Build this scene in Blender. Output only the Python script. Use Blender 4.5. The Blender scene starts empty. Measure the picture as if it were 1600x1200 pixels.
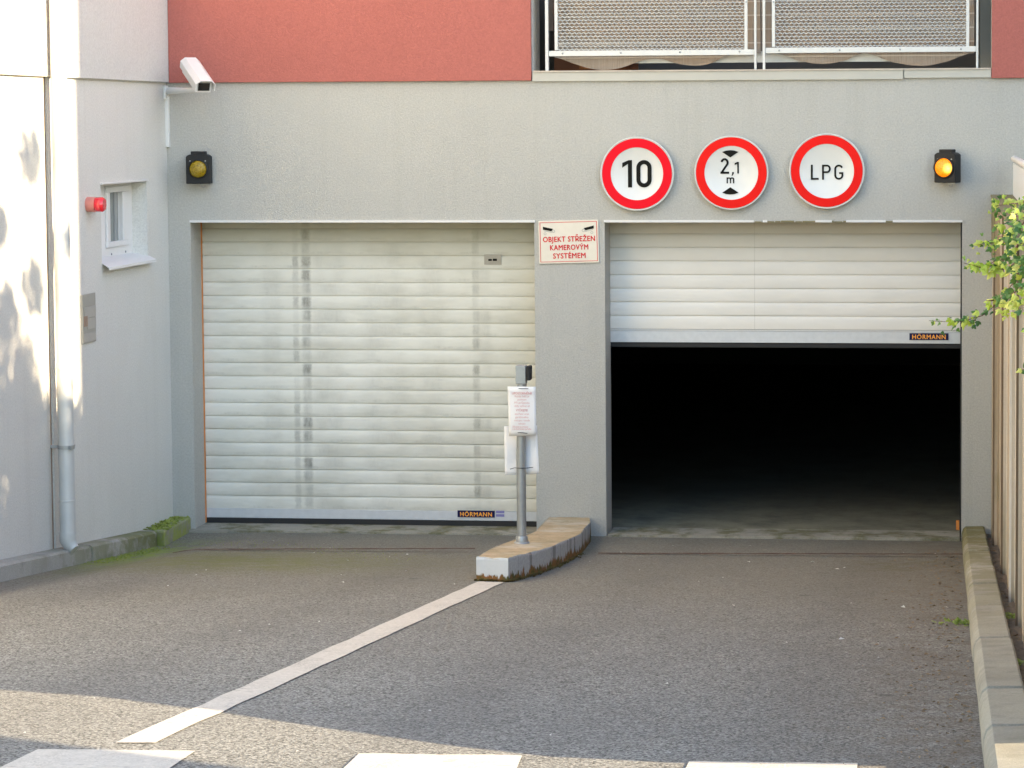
import bpy, bmesh, math, random
from mathutils import Vector, Matrix
C = bpy.context.scene
COL = C.collection
rnd = random.Random(7)
R = math.radians

# ------------------------------------------------------------------ camera
F = 4000.0                       # focal length in photograph pixels (1600 wide)
PPX, PPY = 1044.0, 452.0         # principal point of the photograph
CAM = Vector((0, -18.18, 2.92))
PITCH = math.atan(262 / F); YAW = math.atan(434 / F * math.cos(PITCH)); ROLL = 0.0045
fw = Vector((-math.sin(YAW) * math.cos(PITCH), math.cos(YAW) * math.cos(PITCH), -math.sin(PITCH)))
rt0 = Vector((math.cos(YAW), math.sin(YAW), 0)); up0 = rt0.cross(fw)
rt = rt0 * math.cos(ROLL) - up0 * math.sin(ROLL)
up = up0 * math.cos(ROLL) + rt0 * math.sin(ROLL)
cd = bpy.data.cameras.new('camera'); cam = bpy.data.objects.new('camera', cd); COL.objects.link(cam)
m3 = Matrix((rt, up, -fw)).transposed()
cam.matrix_world = Matrix.Translation(CAM) @ m3.to_4x4()
cd.sensor_width = 36; cd.lens = 36 * F / 1600
cd.shift_x = (800 - PPX) / 1600; cd.shift_y = -(600 - PPY) / 1600
cd.clip_start = .1; cd.clip_end = 2000
C.camera = cam

# ------------------------------------------------------------------ light
SUN_T = Vector((-1, .55, -.371)).normalized()      # way the sunlight travels
elev = math.asin(-SUN_T.z)
w = bpy.data.worlds.new('World'); C.world = w; w.use_nodes = True
nt = w.node_tree; bg = nt.nodes['Background']
sky = nt.nodes.new('ShaderNodeTexSky'); sky.sky_type = 'NISHITA'; sky.sun_disc = False
sky.sun_elevation = elev; sky.sun_rotation = math.atan2(-SUN_T.x, -SUN_T.y)
sky.air_density = 1.0; sky.dust_density = .5; sky.ozone_density = 1.0
nt.links.new(sky.outputs[0], bg.inputs[0]); bg.inputs[1].default_value = .15
sd = bpy.data.lights.new('sun', 'SUN'); sd.energy = 5; sd.angle = R(.6); sd.color = (1, .79, .52)
so = bpy.data.objects.new('sun', sd); COL.objects.link(so)
so.rotation_euler = SUN_T.to_track_quat('-Z', 'Y').to_euler(); so.location = (20, -20, 15)
C.view_settings.view_transform = 'Standard'; C.view_settings.look = 'None'
C.view_settings.exposure = 2.14; C.view_settings.gamma = 1
C.cycles.max_bounces = 8; C.cycles.diffuse_bounces = 5

# ------------------------------------------------------------------ helpers: photo pixel -> world point on a real plane
def ray(px, py):
    return (fw * F + rt * (px - PPX) + up * (PPY - py)).normalized()
def onY(px, py, y=0.0):
    d = ray(px, py); return CAM + d * ((y - CAM.y) / d.y)
def onX(px, py, x=-5.637):
    d = ray(px, py); return CAM + d * ((x - CAM.x) / d.x)
SL = 383 / F; Z0 = -.067
def onG(px, py, h=0.0):          # on the ramp (z = -SL*y) raised by h
    d = ray(px, py); t = (h + Z0 - SL * CAM.y - CAM.z) / (d.z + SL * d.y); return CAM + d * t
YC = -11.2
def ss(t): t = max(0, min(1, t)); return t * t * (3 - 2 * t)
def zg(x, y):
    z = Z0 - SL * max(min(y, 0), YC)
    if y < 0.05: z -= .06 * ss((-4.85 - x) / .5) * min(1, (y - .05) / -.9)
    return z

class MB:
    def __init__(s): s.v = []; s.f = []
    def add(s, vs, fs):
        b = len(s.v); s.v += [tuple(v) for v in vs]; s.f += [[b + i for i in f] for f in fs]; return s
    def box(s, a, b):
        x0, x1 = sorted((a[0], b[0])); y0, y1 = sorted((a[1], b[1])); z0, z1 = sorted((a[2], b[2]))
        return s.add([(x, y, z) for z in (z0, z1) for y in (y0, y1) for x in (x0, x1)],
                     [(0, 2, 3, 1), (4, 5, 7, 6), (0, 1, 5, 4), (2, 6, 7, 3), (0, 4, 6, 2), (1, 3, 7, 5)])
    def prism(s, poly, ext):
        ext = Vector(ext); n = len(poly); P = [Vector(p) for p in poly]
        return s.add(P + [p + ext for p in P], [tuple(range(n)), tuple(range(2 * n - 1, n - 1, -1))] +
                     [(i, n + i, n + (i + 1) % n, (i + 1) % n) for i in range(n)])
    def loft(s, rings, caps=True, closed=False):
        n = len(rings[0]); vs = [p for r in rings for p in r]; fs = []
        for k in range(len(rings) - (0 if closed else 1)):
            a = k * n; b = ((k + 1) % len(rings)) * n
            fs += [(a + i, a + (i + 1) % n, b + (i + 1) % n, b + i) for i in range(n)]
        if caps and not closed: fs += [tuple(range(n - 1, -1, -1)), tuple(range(len(vs) - n, len(vs)))]
        return s.add(vs, fs)
    def tube(s, pts, r, n=12, caps=True):
        P = [Vector(p) for p in pts]; rr = r if isinstance(r, (list, tuple)) else [r] * len(P); rings = []
        u = None
        for i, p in enumerate(P):
            d = (P[min(i + 1, len(P) - 1)] - P[max(i - 1, 0)]).normalized()
            if u is None: u = d.orthogonal().normalized()
            u = (u - d * u.dot(d)).normalized(); v = d.cross(u)
            rings.append([p + (u * math.cos(a) + v * math.sin(a)) * rr[i] for a in [2 * math.pi * k / n for k in range(n)]])
        return s.loft(rings, caps)
    def lathe(s, prof, o, ax, n=40):      # prof: (radius, along axis)
        o = Vector(o); ax = Vector(ax).normalized(); u = ax.orthogonal().normalized(); v = ax.cross(u)
        return s.loft([[o + ax * h + (u * math.cos(a) + v * math.sin(a)) * max(r, 1e-4) for a in [2 * math.pi * k / n for k in range(n)]] for r, h in prof])
    def sheet(s, xs, ys, fn):
        nx = len(xs); return s.add([fn(x, y) for y in ys for x in xs],
            [(j * nx + i, j * nx + i + 1, (j + 1) * nx + i + 1, (j + 1) * nx + i) for j in range(len(ys) - 1) for i in range(nx - 1)])
    def build(s, name, mat, parent=None, smooth=None, bevel=0, fix=True, **props):
        me = bpy.data.meshes.new(name); me.from_pydata(s.v, [], s.f); me.update()
        if fix:
            bm = bmesh.new(); bm.from_mesh(me); bmesh.ops.recalc_face_normals(bm, faces=bm.faces); bm.to_mesh(me); bm.free()
        me.materials.append(mat)
        if smooth:
            me.polygons.foreach_set('use_smooth', [True] * len(me.polygons))
            me.set_sharp_from_angle(angle=R(smooth))
        o = bpy.data.objects.new(name, me); COL.objects.link(o)
        if parent:
            o.parent = parent
            r = parent
            off = Vector((0, 0, 0))
            while r is not None: off += r.location; r = r.parent
            me.transform(Matrix.Translation(-off))
        if bevel:
            b = o.modifiers.new('bevel', 'BEVEL'); b.width = bevel; b.segments = 2; b.limit_method = 'ANGLE'
        for k, v in props.items(): o[k] = v
        return o
def thing(name, label, cat, loc, group=None):
    o = bpy.data.objects.new(name, None); COL.objects.link(o); o.location = loc; o.empty_display_size = .1
    o['label'] = label; o['category'] = cat
    if group: o['group'] = group
    return o
def origin_base(o):
    """put a single-mesh thing's origin at its own base"""
    me = o.data; xs = [v.co.copy() for v in me.vertices]
    c = Vector((sum(p.x for p in xs) / len(xs), sum(p.y for p in xs) / len(xs), min(p.z for p in xs)))
    me.transform(Matrix.Translation(-c)); o.location = c; return o

# ------------------------------------------------------------------ materials
class M:
    def __init__(s, name, rough=.6, metal=0, spec=.5):
        s.m = bpy.data.materials.new(name); s.m.use_nodes = True; s.t = s.m.node_tree; s.b = s.t.nodes['Principled BSDF']
        s.b.inputs['Roughness'].default_value = rough; s.b.inputs['Metallic'].default_value = metal
        s.b.inputs['Specular IOR Level'].default_value = spec
        g = s.t.nodes.new('ShaderNodeNewGeometry'); s.pos = g.outputs['Position']; s.nrm = g.outputs['Normal']
        sp = s.t.nodes.new('ShaderNodeSeparateXYZ'); s.L(s.pos, sp.inputs[0]); s.x, s.y, s.z = sp.outputs
    def L(s, a, b): s.t.links.new(a, b)
    def put(s, v, sock):
        if isinstance(v, bpy.types.NodeSocket): s.L(v, sock)
        elif isinstance(v, (tuple, list)): sock.default_value = tuple(v) + ((1,) if len(v) == 3 and len(sock.default_value) == 4 else ())
        else: sock.default_value = v
    def op(s, o, a, b=None, c=None):
        n = s.t.nodes.new('ShaderNodeMath'); n.operation = o; s.put(a, n.inputs[0])
        if b is not None: s.put(b, n.inputs[1])
        if c is not None: s.put(c, n.inputs[2])
        return n.outputs[0]
    def vec(s, sx=1, sy=1, sz=1, off=(0, 0, 0)):
        n = s.t.nodes.new('ShaderNodeMapping'); s.L(s.pos, n.inputs[0]); n.inputs['Scale'].default_value = (sx, sy, sz)
        n.inputs['Location'].default_value = off; return n.outputs[0]
    def noise(s, scale, detail=4, rough=.55, v=None, out=0):
        n = s.t.nodes.new('ShaderNodeTexNoise'); s.L(v or s.pos, n.inputs['Vector']); n.inputs['Scale'].default_value = scale
        n.inputs['Detail'].default_value = detail; n.inputs['Roughness'].default_value = rough; return n.outputs[out]
    def voro(s, scale, v=None, out='Color', feature='F1'):
        n = s.t.nodes.new('ShaderNodeTexVoronoi'); n.feature = feature; s.L(v or s.pos, n.inputs['Vector']); n.inputs['Scale'].default_value = scale
        return n.outputs[out]
    def rng(s, v, a, b, c=0.0, d=1.0, smooth=False):
        n = s.t.nodes.new('ShaderNodeMapRange'); n.interpolation_type = 'SMOOTHSTEP' if smooth else 'LINEAR'
        for i, q in enumerate((v, a, b, c, d)): s.put(q, n.inputs[i])
        return n.outputs[0]
    def band(s, v, c, wd):     # 1 at c falling to 0 at +-wd
        return s.rng(s.op('ABSOLUTE', s.op('SUBTRACT', v, c)), 0, wd, 1, 0, True)
    def mix(s, f, a, b, mode='MIX'):
        n = s.t.nodes.new('ShaderNodeMix'); n.data_type = 'RGBA'; n.blend_type = mode
        s.put(f, n.inputs[0]); s.put(a, n.inputs[6]); s.put(b, n.inputs[7]); return n.outputs[2]
    def col(s, c): s.put(c, s.b.inputs['Base Color']); return s
    def bump(s, h, dist=.002, strength=1.0):
        n = s.t.nodes.new('ShaderNodeBump'); n.inputs['Distance'].default_value = dist; n.inputs['Strength'].default_value = strength
        s.L(h, n.inputs['Height']); s.L(n.outputs[0], s.b.inputs['Normal']); return s
def plain(name, c, rough=.5, metal=0, var=.08, scale=30, spec=.5):
    a = M(name, rough, metal, spec); dk = tuple(x * max(.05, 1 - var * 2) for x in c)
    a.col(a.mix(a.noise(scale, 5), dk, c)); return a.m

def stucco(name, c, dirt=.5):
    a = M(name, .9, spec=.2)
    g = a.noise(80, 4, .75); g2 = a.noise(150, 2, .6)
    base = a.mix(a.rng(g, .3, .7), tuple(x * .82 for x in c), tuple(min(1, x * 1.10) for x in c))
    big = a.noise(1.1, 5, .6)
    base = a.mix(a.rng(big, .35, .75, 0, .22), base, tuple(x * .8 for x in (c[0], c[1] * .985, c[2] * .95)))
    st = a.noise(1, 5, .65, v=a.vec(9, 9, .55))
    base = a.mix(a.rng(st, .52, .8, 0, .3 * dirt), base, tuple(x * .6 for x in (c[0], c[1] * .97, c[2] * .88)))
    # rain runs below the ledge and a few old repair patches
    run = a.op('MULTIPLY', a.rng(a.noise(1, 4, .7, v=a.vec(16, 16, .35)), .55, .72), a.rng(a.z, 1.9, 3.25, .1, 1))
    base = a.mix(a.op('MULTIPLY', run, .22 * dirt), base, tuple(x * .5 for x in c))
    base = a.mix(a.rng(a.noise(.75, 2, .4, v=a.vec(1, 1, 1, (3.3, 1, 7))), .60, .615, 0, .10 * dirt), base, tuple(min(1, x * 1.25) for x in c))
    low = a.op('MULTIPLY', a.rng(a.z, .05, .75, 1, 0, True), a.rng(a.noise(3, 5, .7), .3, .75))
    base = a.mix(a.op('MULTIPLY', low, .3 * dirt), base, (c[0] * .5, c[1] * .5, c[2] * .42))
    sp = a.rng(a.voro(7, out='Distance'), .036, .02); sp = a.op('MULTIPLY', sp, a.rng(a.noise(2.3), .55, .6))
    base = a.mix(a.op('MULTIPLY', sp, .6), base, tuple(x * .3 for x in c))
    a.col(base); a.bump(a.op('ADD', g, a.op('MULTIPLY', g2, .5)), .0035, .8); return a.m
WALL = stucco('grey_render', (.465, .457, .418))
SIDE = stucco('side_wall_render', (.66, .66, .615), .4)  # same render lightened to make up for missing light on this wall
UPPER = stucco('light_render', (.62, .625, .59), .3)
HOUSE = stucco('house_render', (.58, .57, .53), .4)
RED = stucco('red_render', (.42, .14, .115), .15)

def asphalt():
    a = M('asphalt', .88, spec=.25)
    v = a.vec(1, 1, 1)
    c1 = a.voro(130); sp = a.t.nodes.new('ShaderNodeSeparateColor'); a.L(c1, sp.inputs[0])
    n1 = a.noise(160, 3, .7)
    tone = a.rng(sp.outputs[0], 0, 1, .04, .35)
    tone = a.op('MULTIPLY', tone, a.rng(n1, .25, .75, .6, 1.4))
    chips = a.op('MULTIPLY', a.rng(a.voro(64, out='Distance'), .34, .22), a.rng(a.voro(64, out='Color'), .76, .8))
    cc = a.t.nodes.new('ShaderNodeCombineColor')
    for i, k in enumerate((1.0, .995, .905)): a.L(a.op('MULTIPLY', tone, k), cc.inputs[i])
    base = cc.outputs[0]
    base = a.mix(a.op('MULTIPLY', chips, .6), base, (.5, .48, .45))
    dk = a.op('MULTIPLY', a.rng(a.voro(52, out='Distance'), .22, .12), .5)
    base = a.mix(dk, base, (.03, .03, .03))
    patch = a.noise(.9, 6, .6)
    base = a.mix(a.rng(patch, .38, .7, 0, .38), base, (.13, .127, .12))
    near = a.rng(a.op('ADD', a.y, a.op('MULTIPLY', a.noise(1.4, 4), 2.5)), -6.4, -1.4, 0, 1, True)
    base = a.mix(a.op('MULTIPLY', near, .55), base, (.155, .142, .10))
    # litter-brown strip along the right kerb
    rk = a.op('MULTIPLY', a.rng(a.x, -.75, .1, 0, 1, True), a.rng(a.noise(6, 5, .7), .35, .65))
    base = a.mix(a.op('MULTIPLY', rk, .7), base, (.12, .098, .075))
    # tyre-darkened lanes, oil drips and fine cracks
    for xc in (-4.55, -3.25, -1.75, -.55):
        ln = a.op('MULTIPLY', a.band(a.op('ADD', a.x, a.op('MULTIPLY', a.noise(.5, 2), .3)), xc + .15, .34), a.rng(a.noise(2.2, 5, .7), .3, .7))
        base = a.mix(a.op('MULTIPLY', ln, .30), base, (.075, .073, .07))
    oil = a.op('MULTIPLY', a.rng(a.voro(2.3, out='Distance'), .10, .05), a.rng(a.noise(.8, 2), .5, .56))
    base = a.mix(a.op('MULTIPLY', oil, .5), base, (.05, .048, .045))
    dl = a.op('MULTIPLY', a.band(a.op('ADD', a.x, a.op('MULTIPLY', a.y, .12)), -.35, .5), a.rng(a.noise(1.1, 4), .5, .62))
    # moss
    nz = a.noise(7, 6, .7)
    m1 = a.op('MULTIPLY', a.op('MULTIPLY', a.band(a.y, -2.75, 1.35), a.band(a.x, -4.5, 2.0)), a.rng(nz, .28, .6))
    base = a.mix(a.op('MULTIPLY', m1, .85), base, (.13, .14, .04))
    m2 = a.op('MULTIPLY', a.op('MULTIPLY', a.rng(a.x, -5.0, -5.3), a.band(a.y, -1.6, 1.5)), a.rng(nz, .4, .5))
    base = a.mix(a.op('MULTIPLY', m2, .9), base, (.2, .26, .04))
    m3 = a.op('MULTIPLY', a.op('MULTIPLY', a.band(a.y, -2.3, .9), a.band(a.x, -.25, .55)), a.rng(nz, .45, .62))
    base = a.mix(a.op('MULTIPLY', m3, .6), base, (.10, .085, .02))
    m4 = a.op('MULTIPLY', a.op('MULTIPLY', a.band(a.y, -1.6, .8), a.band(a.x, -2.55, .35)), a.rng(nz, .45, .6))
    base = a.mix(a.op('MULTIPLY', m4, .6), base, (.10, .12, .03))
    a.col(base); a.bump(a.op('ADD', a.voro(105, out='Distance'), n1), .003, .6); return a.m
ASPH = asphalt()

def concrete(name, c, moss=0, scale=1, rust=0, mossc=(.12, .13, .02), mx=None, door_light=False):
    a = M(name, .9, spec=.25)
    base = a.mix(a.rng(a.noise(120, 4, .7), .3, .7), tuple(x * .78 for x in c), tuple(x * 1.12 for x in c))
    base = a.mix(a.rng(a.noise(2.2 * scale, 6, .65), .42, .72, 0, .6), base, tuple(x * .5 for x in c))
    base = a.mix(a.rng(a.noise(9, 3, .6), .56, .7, 0, .45), base, tuple(x * .55 for x in c))
    if door_light: base = a.mix(a.op('MULTIPLY', a.rng(a.y, 2.2, .3), a.rng(a.noise(3, 5, .7), .25, .6)), base, (.22, .21, .145))  # daylight fall-off painted in: lighter colour towards the door opening
    if moss:
        f = a.rng(a.noise(4, 6, .7), .62 - moss * .3, .75 - moss * .3)
        if mx: f = a.op('MULTIPLY', f, mx(a))
        base = a.mix(a.op('MULTIPLY', f, .85), base, mossc)
    a.col(base); a.bump(a.noise(90, 6, .7), .004, .7); return a.m
KERB = concrete('kerb_stone', (.36, .345, .29), .75, mossc=(.15, .14, .045), mx=lambda a: a.rng(a.y, -7.5, -1, .1, 1))
KERB_L = concrete('old_kerb_concrete', (.36, .35, .31), .7, mx=lambda a: a.rng(a.y, -3.6, -.6, .0, 1))
MOSSY = concrete('mossy_concrete', (.30, .29, .23), .72, scale=3, mossc=(.27, .31, .06))
SILL = concrete('threshold_concrete', (.34, .32, .26), .5, mossc=(.12, .115, .05))
IN_FLOOR = concrete('garage_floor_concrete', (.09, .085, .065), door_light=True)
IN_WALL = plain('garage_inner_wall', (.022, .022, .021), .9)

def paint_mark():
    a = M('road_paint', .75, spec=.3)
    n = a.noise(40, 6, .75)
    base = a.mix(a.rng(n, .3, .62), (.44, .41, .35), (.60, .56, .49))
    base = a.mix(a.rng(a.noise(3.5, 6, .7), .5, .75, 0, .4), base, (.42, .38, .33))
    wear = a.op('MAXIMUM', a.rng(a.noise(1, 6, .75, v=a.vec(9, 30, 9)), .60, .66, 0, .8), a.op('MULTIPLY', a.rng(a.noise(120, 3, .7), .5, .6), a.rng(a.noise(5, 4, .6), .45, .7, .1, .75)))
    base = a.mix(wear, base, (.17, .16, .14)); a.col(base); a.bump(a.noise(130, 3), .002, .6); return a.m
PAINT = paint_mark()

def island_mat():
    a = M('island_concrete', .88, spec=.25)
    nz = a.noise(60, 5, .7)
    side = a.mix(a.rng(nz, .3, .7), (.30, .305, .30), (.44, .45, .44))
    side = a.mix(a.rng(a.noise(1, 4, .6, v=a.vec(7, 7, .8)), .56, .62, 0, .55), side, (.09, .085, .07))
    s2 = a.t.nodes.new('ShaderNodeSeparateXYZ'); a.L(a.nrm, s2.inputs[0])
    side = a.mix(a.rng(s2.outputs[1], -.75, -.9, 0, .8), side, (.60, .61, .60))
    hh = a.op('ADD', a.op('SUBTRACT', a.z, Z0), a.op('MULTIPLY', a.y, SL))       # height over the ramp
    lim = a.op('MULTIPLY', a.rng(a.noise(1, 5, .8, v=a.vec(7, 7, 2)), .34, .72, .0, .105), a.rng(a.y, -4.3, -3.6, .35, 1))
    rust = a.rng(a.op('SUBTRACT', hh, lim), -.004, .006, 1, 0)
    rc = a.mix(a.rng(a.noise(14, 5, .7), .4, .6), (.24, .10, .035), (.085, .085, .022))
    side = a.mix(rust, side, rc)
    top = a.mix(a.rng(a.noise(5, 6, .7), .35, .7), (.46, .34, .21), (.27, .235, .13))
    top = a.mix(a.rng(a.noise(1.6, 4, .6), .5, .62, 0, .75), top, (.50, .45, .36))
    top = a.mix(a.rng(nz, .4, .8, 0, .35), top, (.55, .49, .40))
    top = a.mix(a.rng(a.noise(11, 5, .75), .52, .66, 0, .6), top, (.21, .185, .10))
    top = a.mix(a.rng(a.voro(14, out='Distance'), .12, .07, 0, .6), top, (.62, .58, .5))
    sn = a.t.nodes.new('ShaderNodeSeparateXYZ'); a.L(a.nrm, sn.inputs[0])
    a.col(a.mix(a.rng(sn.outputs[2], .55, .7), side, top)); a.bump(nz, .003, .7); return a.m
ISLAND = island_mat()

def slat_mat(name, c, dirty):
    a = M(name, .5, spec=.35)
    base = a.mix(a.noise(3, 5, .6), tuple(x * .93 for x in c), tuple(x * 1.03 for x in c))
    ph = a.op('FRACT', a.op('DIVIDE', a.op('SUBTRACT', a.z, ZS0), PITCH_S))         # 0 at slat foot .. 1 at slat head
    if dirty:
        fine = a.noise(1, 5, .75, v=a.vec(60, 1, 9)); mid = a.noise(1, 5, .7, v=a.vec(7, 1, 22))
        foot = a.op('MULTIPLY', a.rng(a.band(ph, .17, .2), 0, 1), a.rng(mid, .45, .66))
        base = a.mix(a.op('MULTIPLY', foot, a.rng(fine, .3, .7, .1, .42)), base, (.27, .265, .22))
        hz = a.rng(a.noise(1, 4, .65, v=a.vec(1.6, 1, 5)), .42, .7, 0, .34)
        base = a.mix(hz, base, (.36, .34, .25))
        for xc, wd, st in ((-4.69, .045, .72), (-4.77, .03, .5), (-4.52, .16, .22), (-3.42, .035, .62), (-3.36, .07, .3), (-4.1, .22, .2), (-3.75, .12, .16), (-4.95, .1, .15)):
            cx = a.t.nodes.new('ShaderNodeCombineXYZ'); a.L(a.op('MULTIPLY', a.x, 3), cx.inputs[0]); a.L(a.op('MULTIPLY', a.op('FLOOR', a.op('DIVIDE', a.op('SUBTRACT', a.z, ZS0), PITCH_S)), 3.37), cx.inputs[1]); cx.inputs[2].default_value = xc * 7
            q = a.rng(a.noise(1, 2, .6, v=cx.outputs[0]), .36, .62)
            edge = a.op('ADD', a.x, a.op('MULTIPLY', a.op('SUBTRACT', a.noise(60, 3, .7), .5), .03))
            bd = a.rng(a.op('ABSOLUTE', a.op('SUBTRACT', edge, xc)), wd * .35, wd, 1, 0, True)
            b = a.op('MULTIPLY', a.op('MULTIPLY', bd, q), a.rng(a.noise(1, 4, .8, v=a.vec(50, 1, 20)), .25, .6, .45, 1))
            b = a.op('MULTIPLY', b, a.op('MULTIPLY', a.rng(ph, .97, .85, .1, 1), a.rng(ph, .05, .3, .35, 1)))
            base = a.mix(a.op('MULTIPLY', b, st), base, (.135, .135, .115))
        base = a.mix(a.rng(a.x, -4.2, -2.95, 0, .22), base, (.50, .44, .28))
        base = a.mix(a.rng(a.z, 1.85, 2.12, 0, .6), base, (.30, .28, .18))  # lintel shade painted into the colour of the top slats
        a.put(.6, a.b.inputs['Roughness'])
    else:
        base = a.mix(a.rng(a.noise(1, 4, .65, v=a.vec(2, 1, 6)), .45, .75, 0, .15), base, (.45, .42, .34))
        for xc in (-1.37,): 
            base = a.mix(a.op('MULTIPLY', a.band(a.x, xc, .004), .3), base, (.25, .24, .2))
        base = a.mix(a.rng(a.z, 1.85, 2.12, 0, .5), base, (.36, .33, .24))  # top slats tinted darker as the shade under the lintel
    a.col(base); return a.m
PITCH_S = .0995; ZS0 = .14

WHITE = plain('white_painted_metal', (.72, .71, .68), .4, 0, .05)
GALV = plain('galvanised_steel', (.40, .42, .42), .45, .55, .18, 18)
PIPE = plain('zinc_pipe', (.58, .59, .57), .5, .25, .1, 8)
ALU = plain('aluminium_rail', (.66, .67, .67), .45, .15, .1, 25)
PLASTW = plain('white_plastic', (.74, .74, .72), .35, 0, .04)
GLASSD = plain('dark_glass', (.02, .02, .02), .06)
BLACKP = plain('black_plastic', (.016, .017, .018), .55, 0, .2, 30, .3)
RUBBER = plain('black_rubber', (.018, .018, .018), .7)
SIGNW = plain('sign_white', (.70, .70, .66), .35, 0, .04, 6)
SIGNR = plain('sign_red', (.80, .004, .016), .6, 0, .06, 6, .15)
SIGNR2 = plain('sign_red_orange', (.80, .010, .006), .6, 0, .06, 6, .15)
SIGNK = plain('sign_black', (.008, .008, .006), .7, 0, .08, 30, .15)
NOTICE = plain('notice_cream', (.74, .68, .56), .5, 0, .05)
NOTRED = plain('notice_red', (.66, .03, .035), .7, 0, .08, 30, .15)
NOTPINK = plain('notice_pale_red', (.62, .30, .24), .6)
PAPER = plain('paper', (.76, .75, .74), .8, 0, .04, 12)
PINK = plain('faded_red_print', (.66, .34, .34), .8)
ORANGE = plain('rusty_orange_guide', (.80, .28, .05), .7, 0, .15, 12)
BADGEB = plain('badge_blue', (.008, .008, .06), .6, 0, .08, 30, .2)
BADGEO = plain('badge_orange', (1.0, .42, .05), .4)
BADGEP = plain('sticker_violet', (.22, .21, .45), .5)
METER = plain('meter_box_paint', (.37, .36, .31), .6, 0, .12, 9)
SEAL = plain('joint_strip', (.34, .25, .19), .9)
RUST = plain('rusty_steel', (.12, .055, .032), .9, 0, .45, 14)
SIRENB = plain('siren_base', (.60, .22, .18), .45)
STEM = plain('ivy_stem', (.15, .08, .05), .8)
def siren():
    a = M('siren_red', .2); a.col((.62, .015, .03)); a.b.inputs['Coat Weight'].default_value = .5; return a.m
SIREN = siren()
def lens(name, c, em=None):
    a = M(name, .15); v = a.voro(120, out='Distance'); a.col(a.mix(v, c, tuple(x * .45 for x in c))); a.bump(v, .003, .8)
    if em:
        hot = a.voro(120, out='Distance')
        n = a.t.nodes.new('ShaderNodeVectorMath'); n.operation = 'DISTANCE'; a.L(a.pos, n.inputs[0]); n.inputs[1].default_value = em
        d = n.outputs['Value']
        a.put(a.mix(a.rng(d, .0, .055, 1, 0, True), (1.0, .22, .0), (1, .72, .12)), a.b.inputs['Emission Color'])
        a.put(a.op('MULTIPLY', a.rng(d, 0, .05, 1.1, .32, True), a.rng(hot, 0, .5, 1.2, .7)), a.b.inputs['Emission Strength'])
    return a.m
def leafm(name, c, c2):
    a = M(name, .38, spec=.4); n = a.noise(9, 3, .6); oi = a.t.nodes.new('ShaderNodeObjectInfo')
    a.col(a.mix(a.rng(n, .38, .62), c, c2))
    tr = a.t.nodes.new('ShaderNodeBsdfTranslucent'); a.L(a.mix(a.rng(n, .38, .62), c, c2), tr.inputs[0])
    mx = a.t.nodes.new('ShaderNodeMixShader'); mx.inputs[0].default_value = .3
    a.L(a.b.outputs[0], mx.inputs[1]); a.L(tr.outputs[0], mx.inputs[2]); a.L(mx.outputs[0], a.t.nodes['Material Output'].inputs[0]); return a.m
IVY_Y = leafm('young_ivy_leaf', (.78, .80, .20), (.45, .62, .07))
IVY_G = leafm('ivy_leaf', (.18, .34, .07), (.06, .16, .045))
HEDGE = leafm('hedge_leaf', (.07, .14, .03), (.04, .09, .02))

def reed():
    a = M('reed', .8)
    st = a.noise(1, 3, .8, v=a.vec(260, 1, 3))
    base = a.mix(a.rng(st, .3, .7), (.27, .22, .18), (.46, .41, .35))
    th = a.op('FRACT', a.op('DIVIDE', a.z, .098)); base = a.mix(a.rng(a.op('ABSOLUTE', a.op('SUBTRACT', th, .5)), .03, .06, .7, 0), base, (.75, .68, .6))
    bandz = a.noise(1, 2, .5, v=a.vec(.5, 1, 8)); base = a.mix(a.rng(bandz, .4, .6, 0, .35), base, (.35, .2, .1))
    a.col(base); a.bump(st, .003); return a.m
REED = reed()
WOOD = plain('brown_wood', (.5, .17, .06), .6, 0, .3, 6)
BACKW = plain('balcony_back_wall', (.22, .20, .17), .9)

def fence_mat():
    a = M('fence_concrete', .85, spec=.2)
    v = a.noise(1, 4, .7, v=a.vec(3, 3.2, .12)); g = a.noise(70, 4, .7)
    base = a.mix(a.rng(v, .38, .6), (.27, .205, .13), (.58, .51, .42))
    base = a.mix(a.rng(g, .3, .8, 0, .3), base, (.33, .27, .2))
    base = a.mix(a.op('MULTIPLY', a.rng(a.z, .5, 1.1, .35, 0), a.rng(a.noise(4, 4), .4, .6)), base, (.16, .15, .07))
    a.col(base); a.bump(g, .003); return a.m
FENCE = fence_mat()
OLIVE = plain('stained_cap', (.26, .23, .12), .9, 0, .25, 8)

# ------------------------------------------------------------------ lettering
def text_mesh(body, size, origin, ux, uz, bold=0.0, align='CENTER', xs=1.0, sp=1.0):
    """flat lettering laid on the plane (origin, ux, uz); returns MB"""
    cu = bpy.data.curves.new('t', 'FONT'); cu.body = body; cu.size = size; cu.align_x = align; cu.resolution_u = 3; cu.space_character = sp
    o = bpy.data.objects.new('t', cu); COL.objects.link(o)
    bpy.context.view_layer.update()
    me = bpy.data.meshes.new_from_object(o.evaluated_get(bpy.context.evaluated_depsgraph_get()))
    ux = Vector(ux).normalized(); uz = Vector(uz).normalized(); og = Vector(origin)
    mb = MB(); nn = ux.cross(uz)
    for k, (dx, dz) in enumerate(((0, 0), (1, 0), (-1, 0), (0, .7), (0, -.7)) if bold else ((0, 0),)):       # heavier strokes from layers shifted by less than a stroke
        mb.add([og + ux * (v.co.x * xs + dx * bold) + uz * (v.co.y + dz * bold) + nn * k * .00012 for v in me.vertices], [tuple(p.vertices) for p in me.polygons])
    bpy.data.objects.remove(o); bpy.data.curves.remove(cu); bpy.data.meshes.remove(me); return mb
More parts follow.
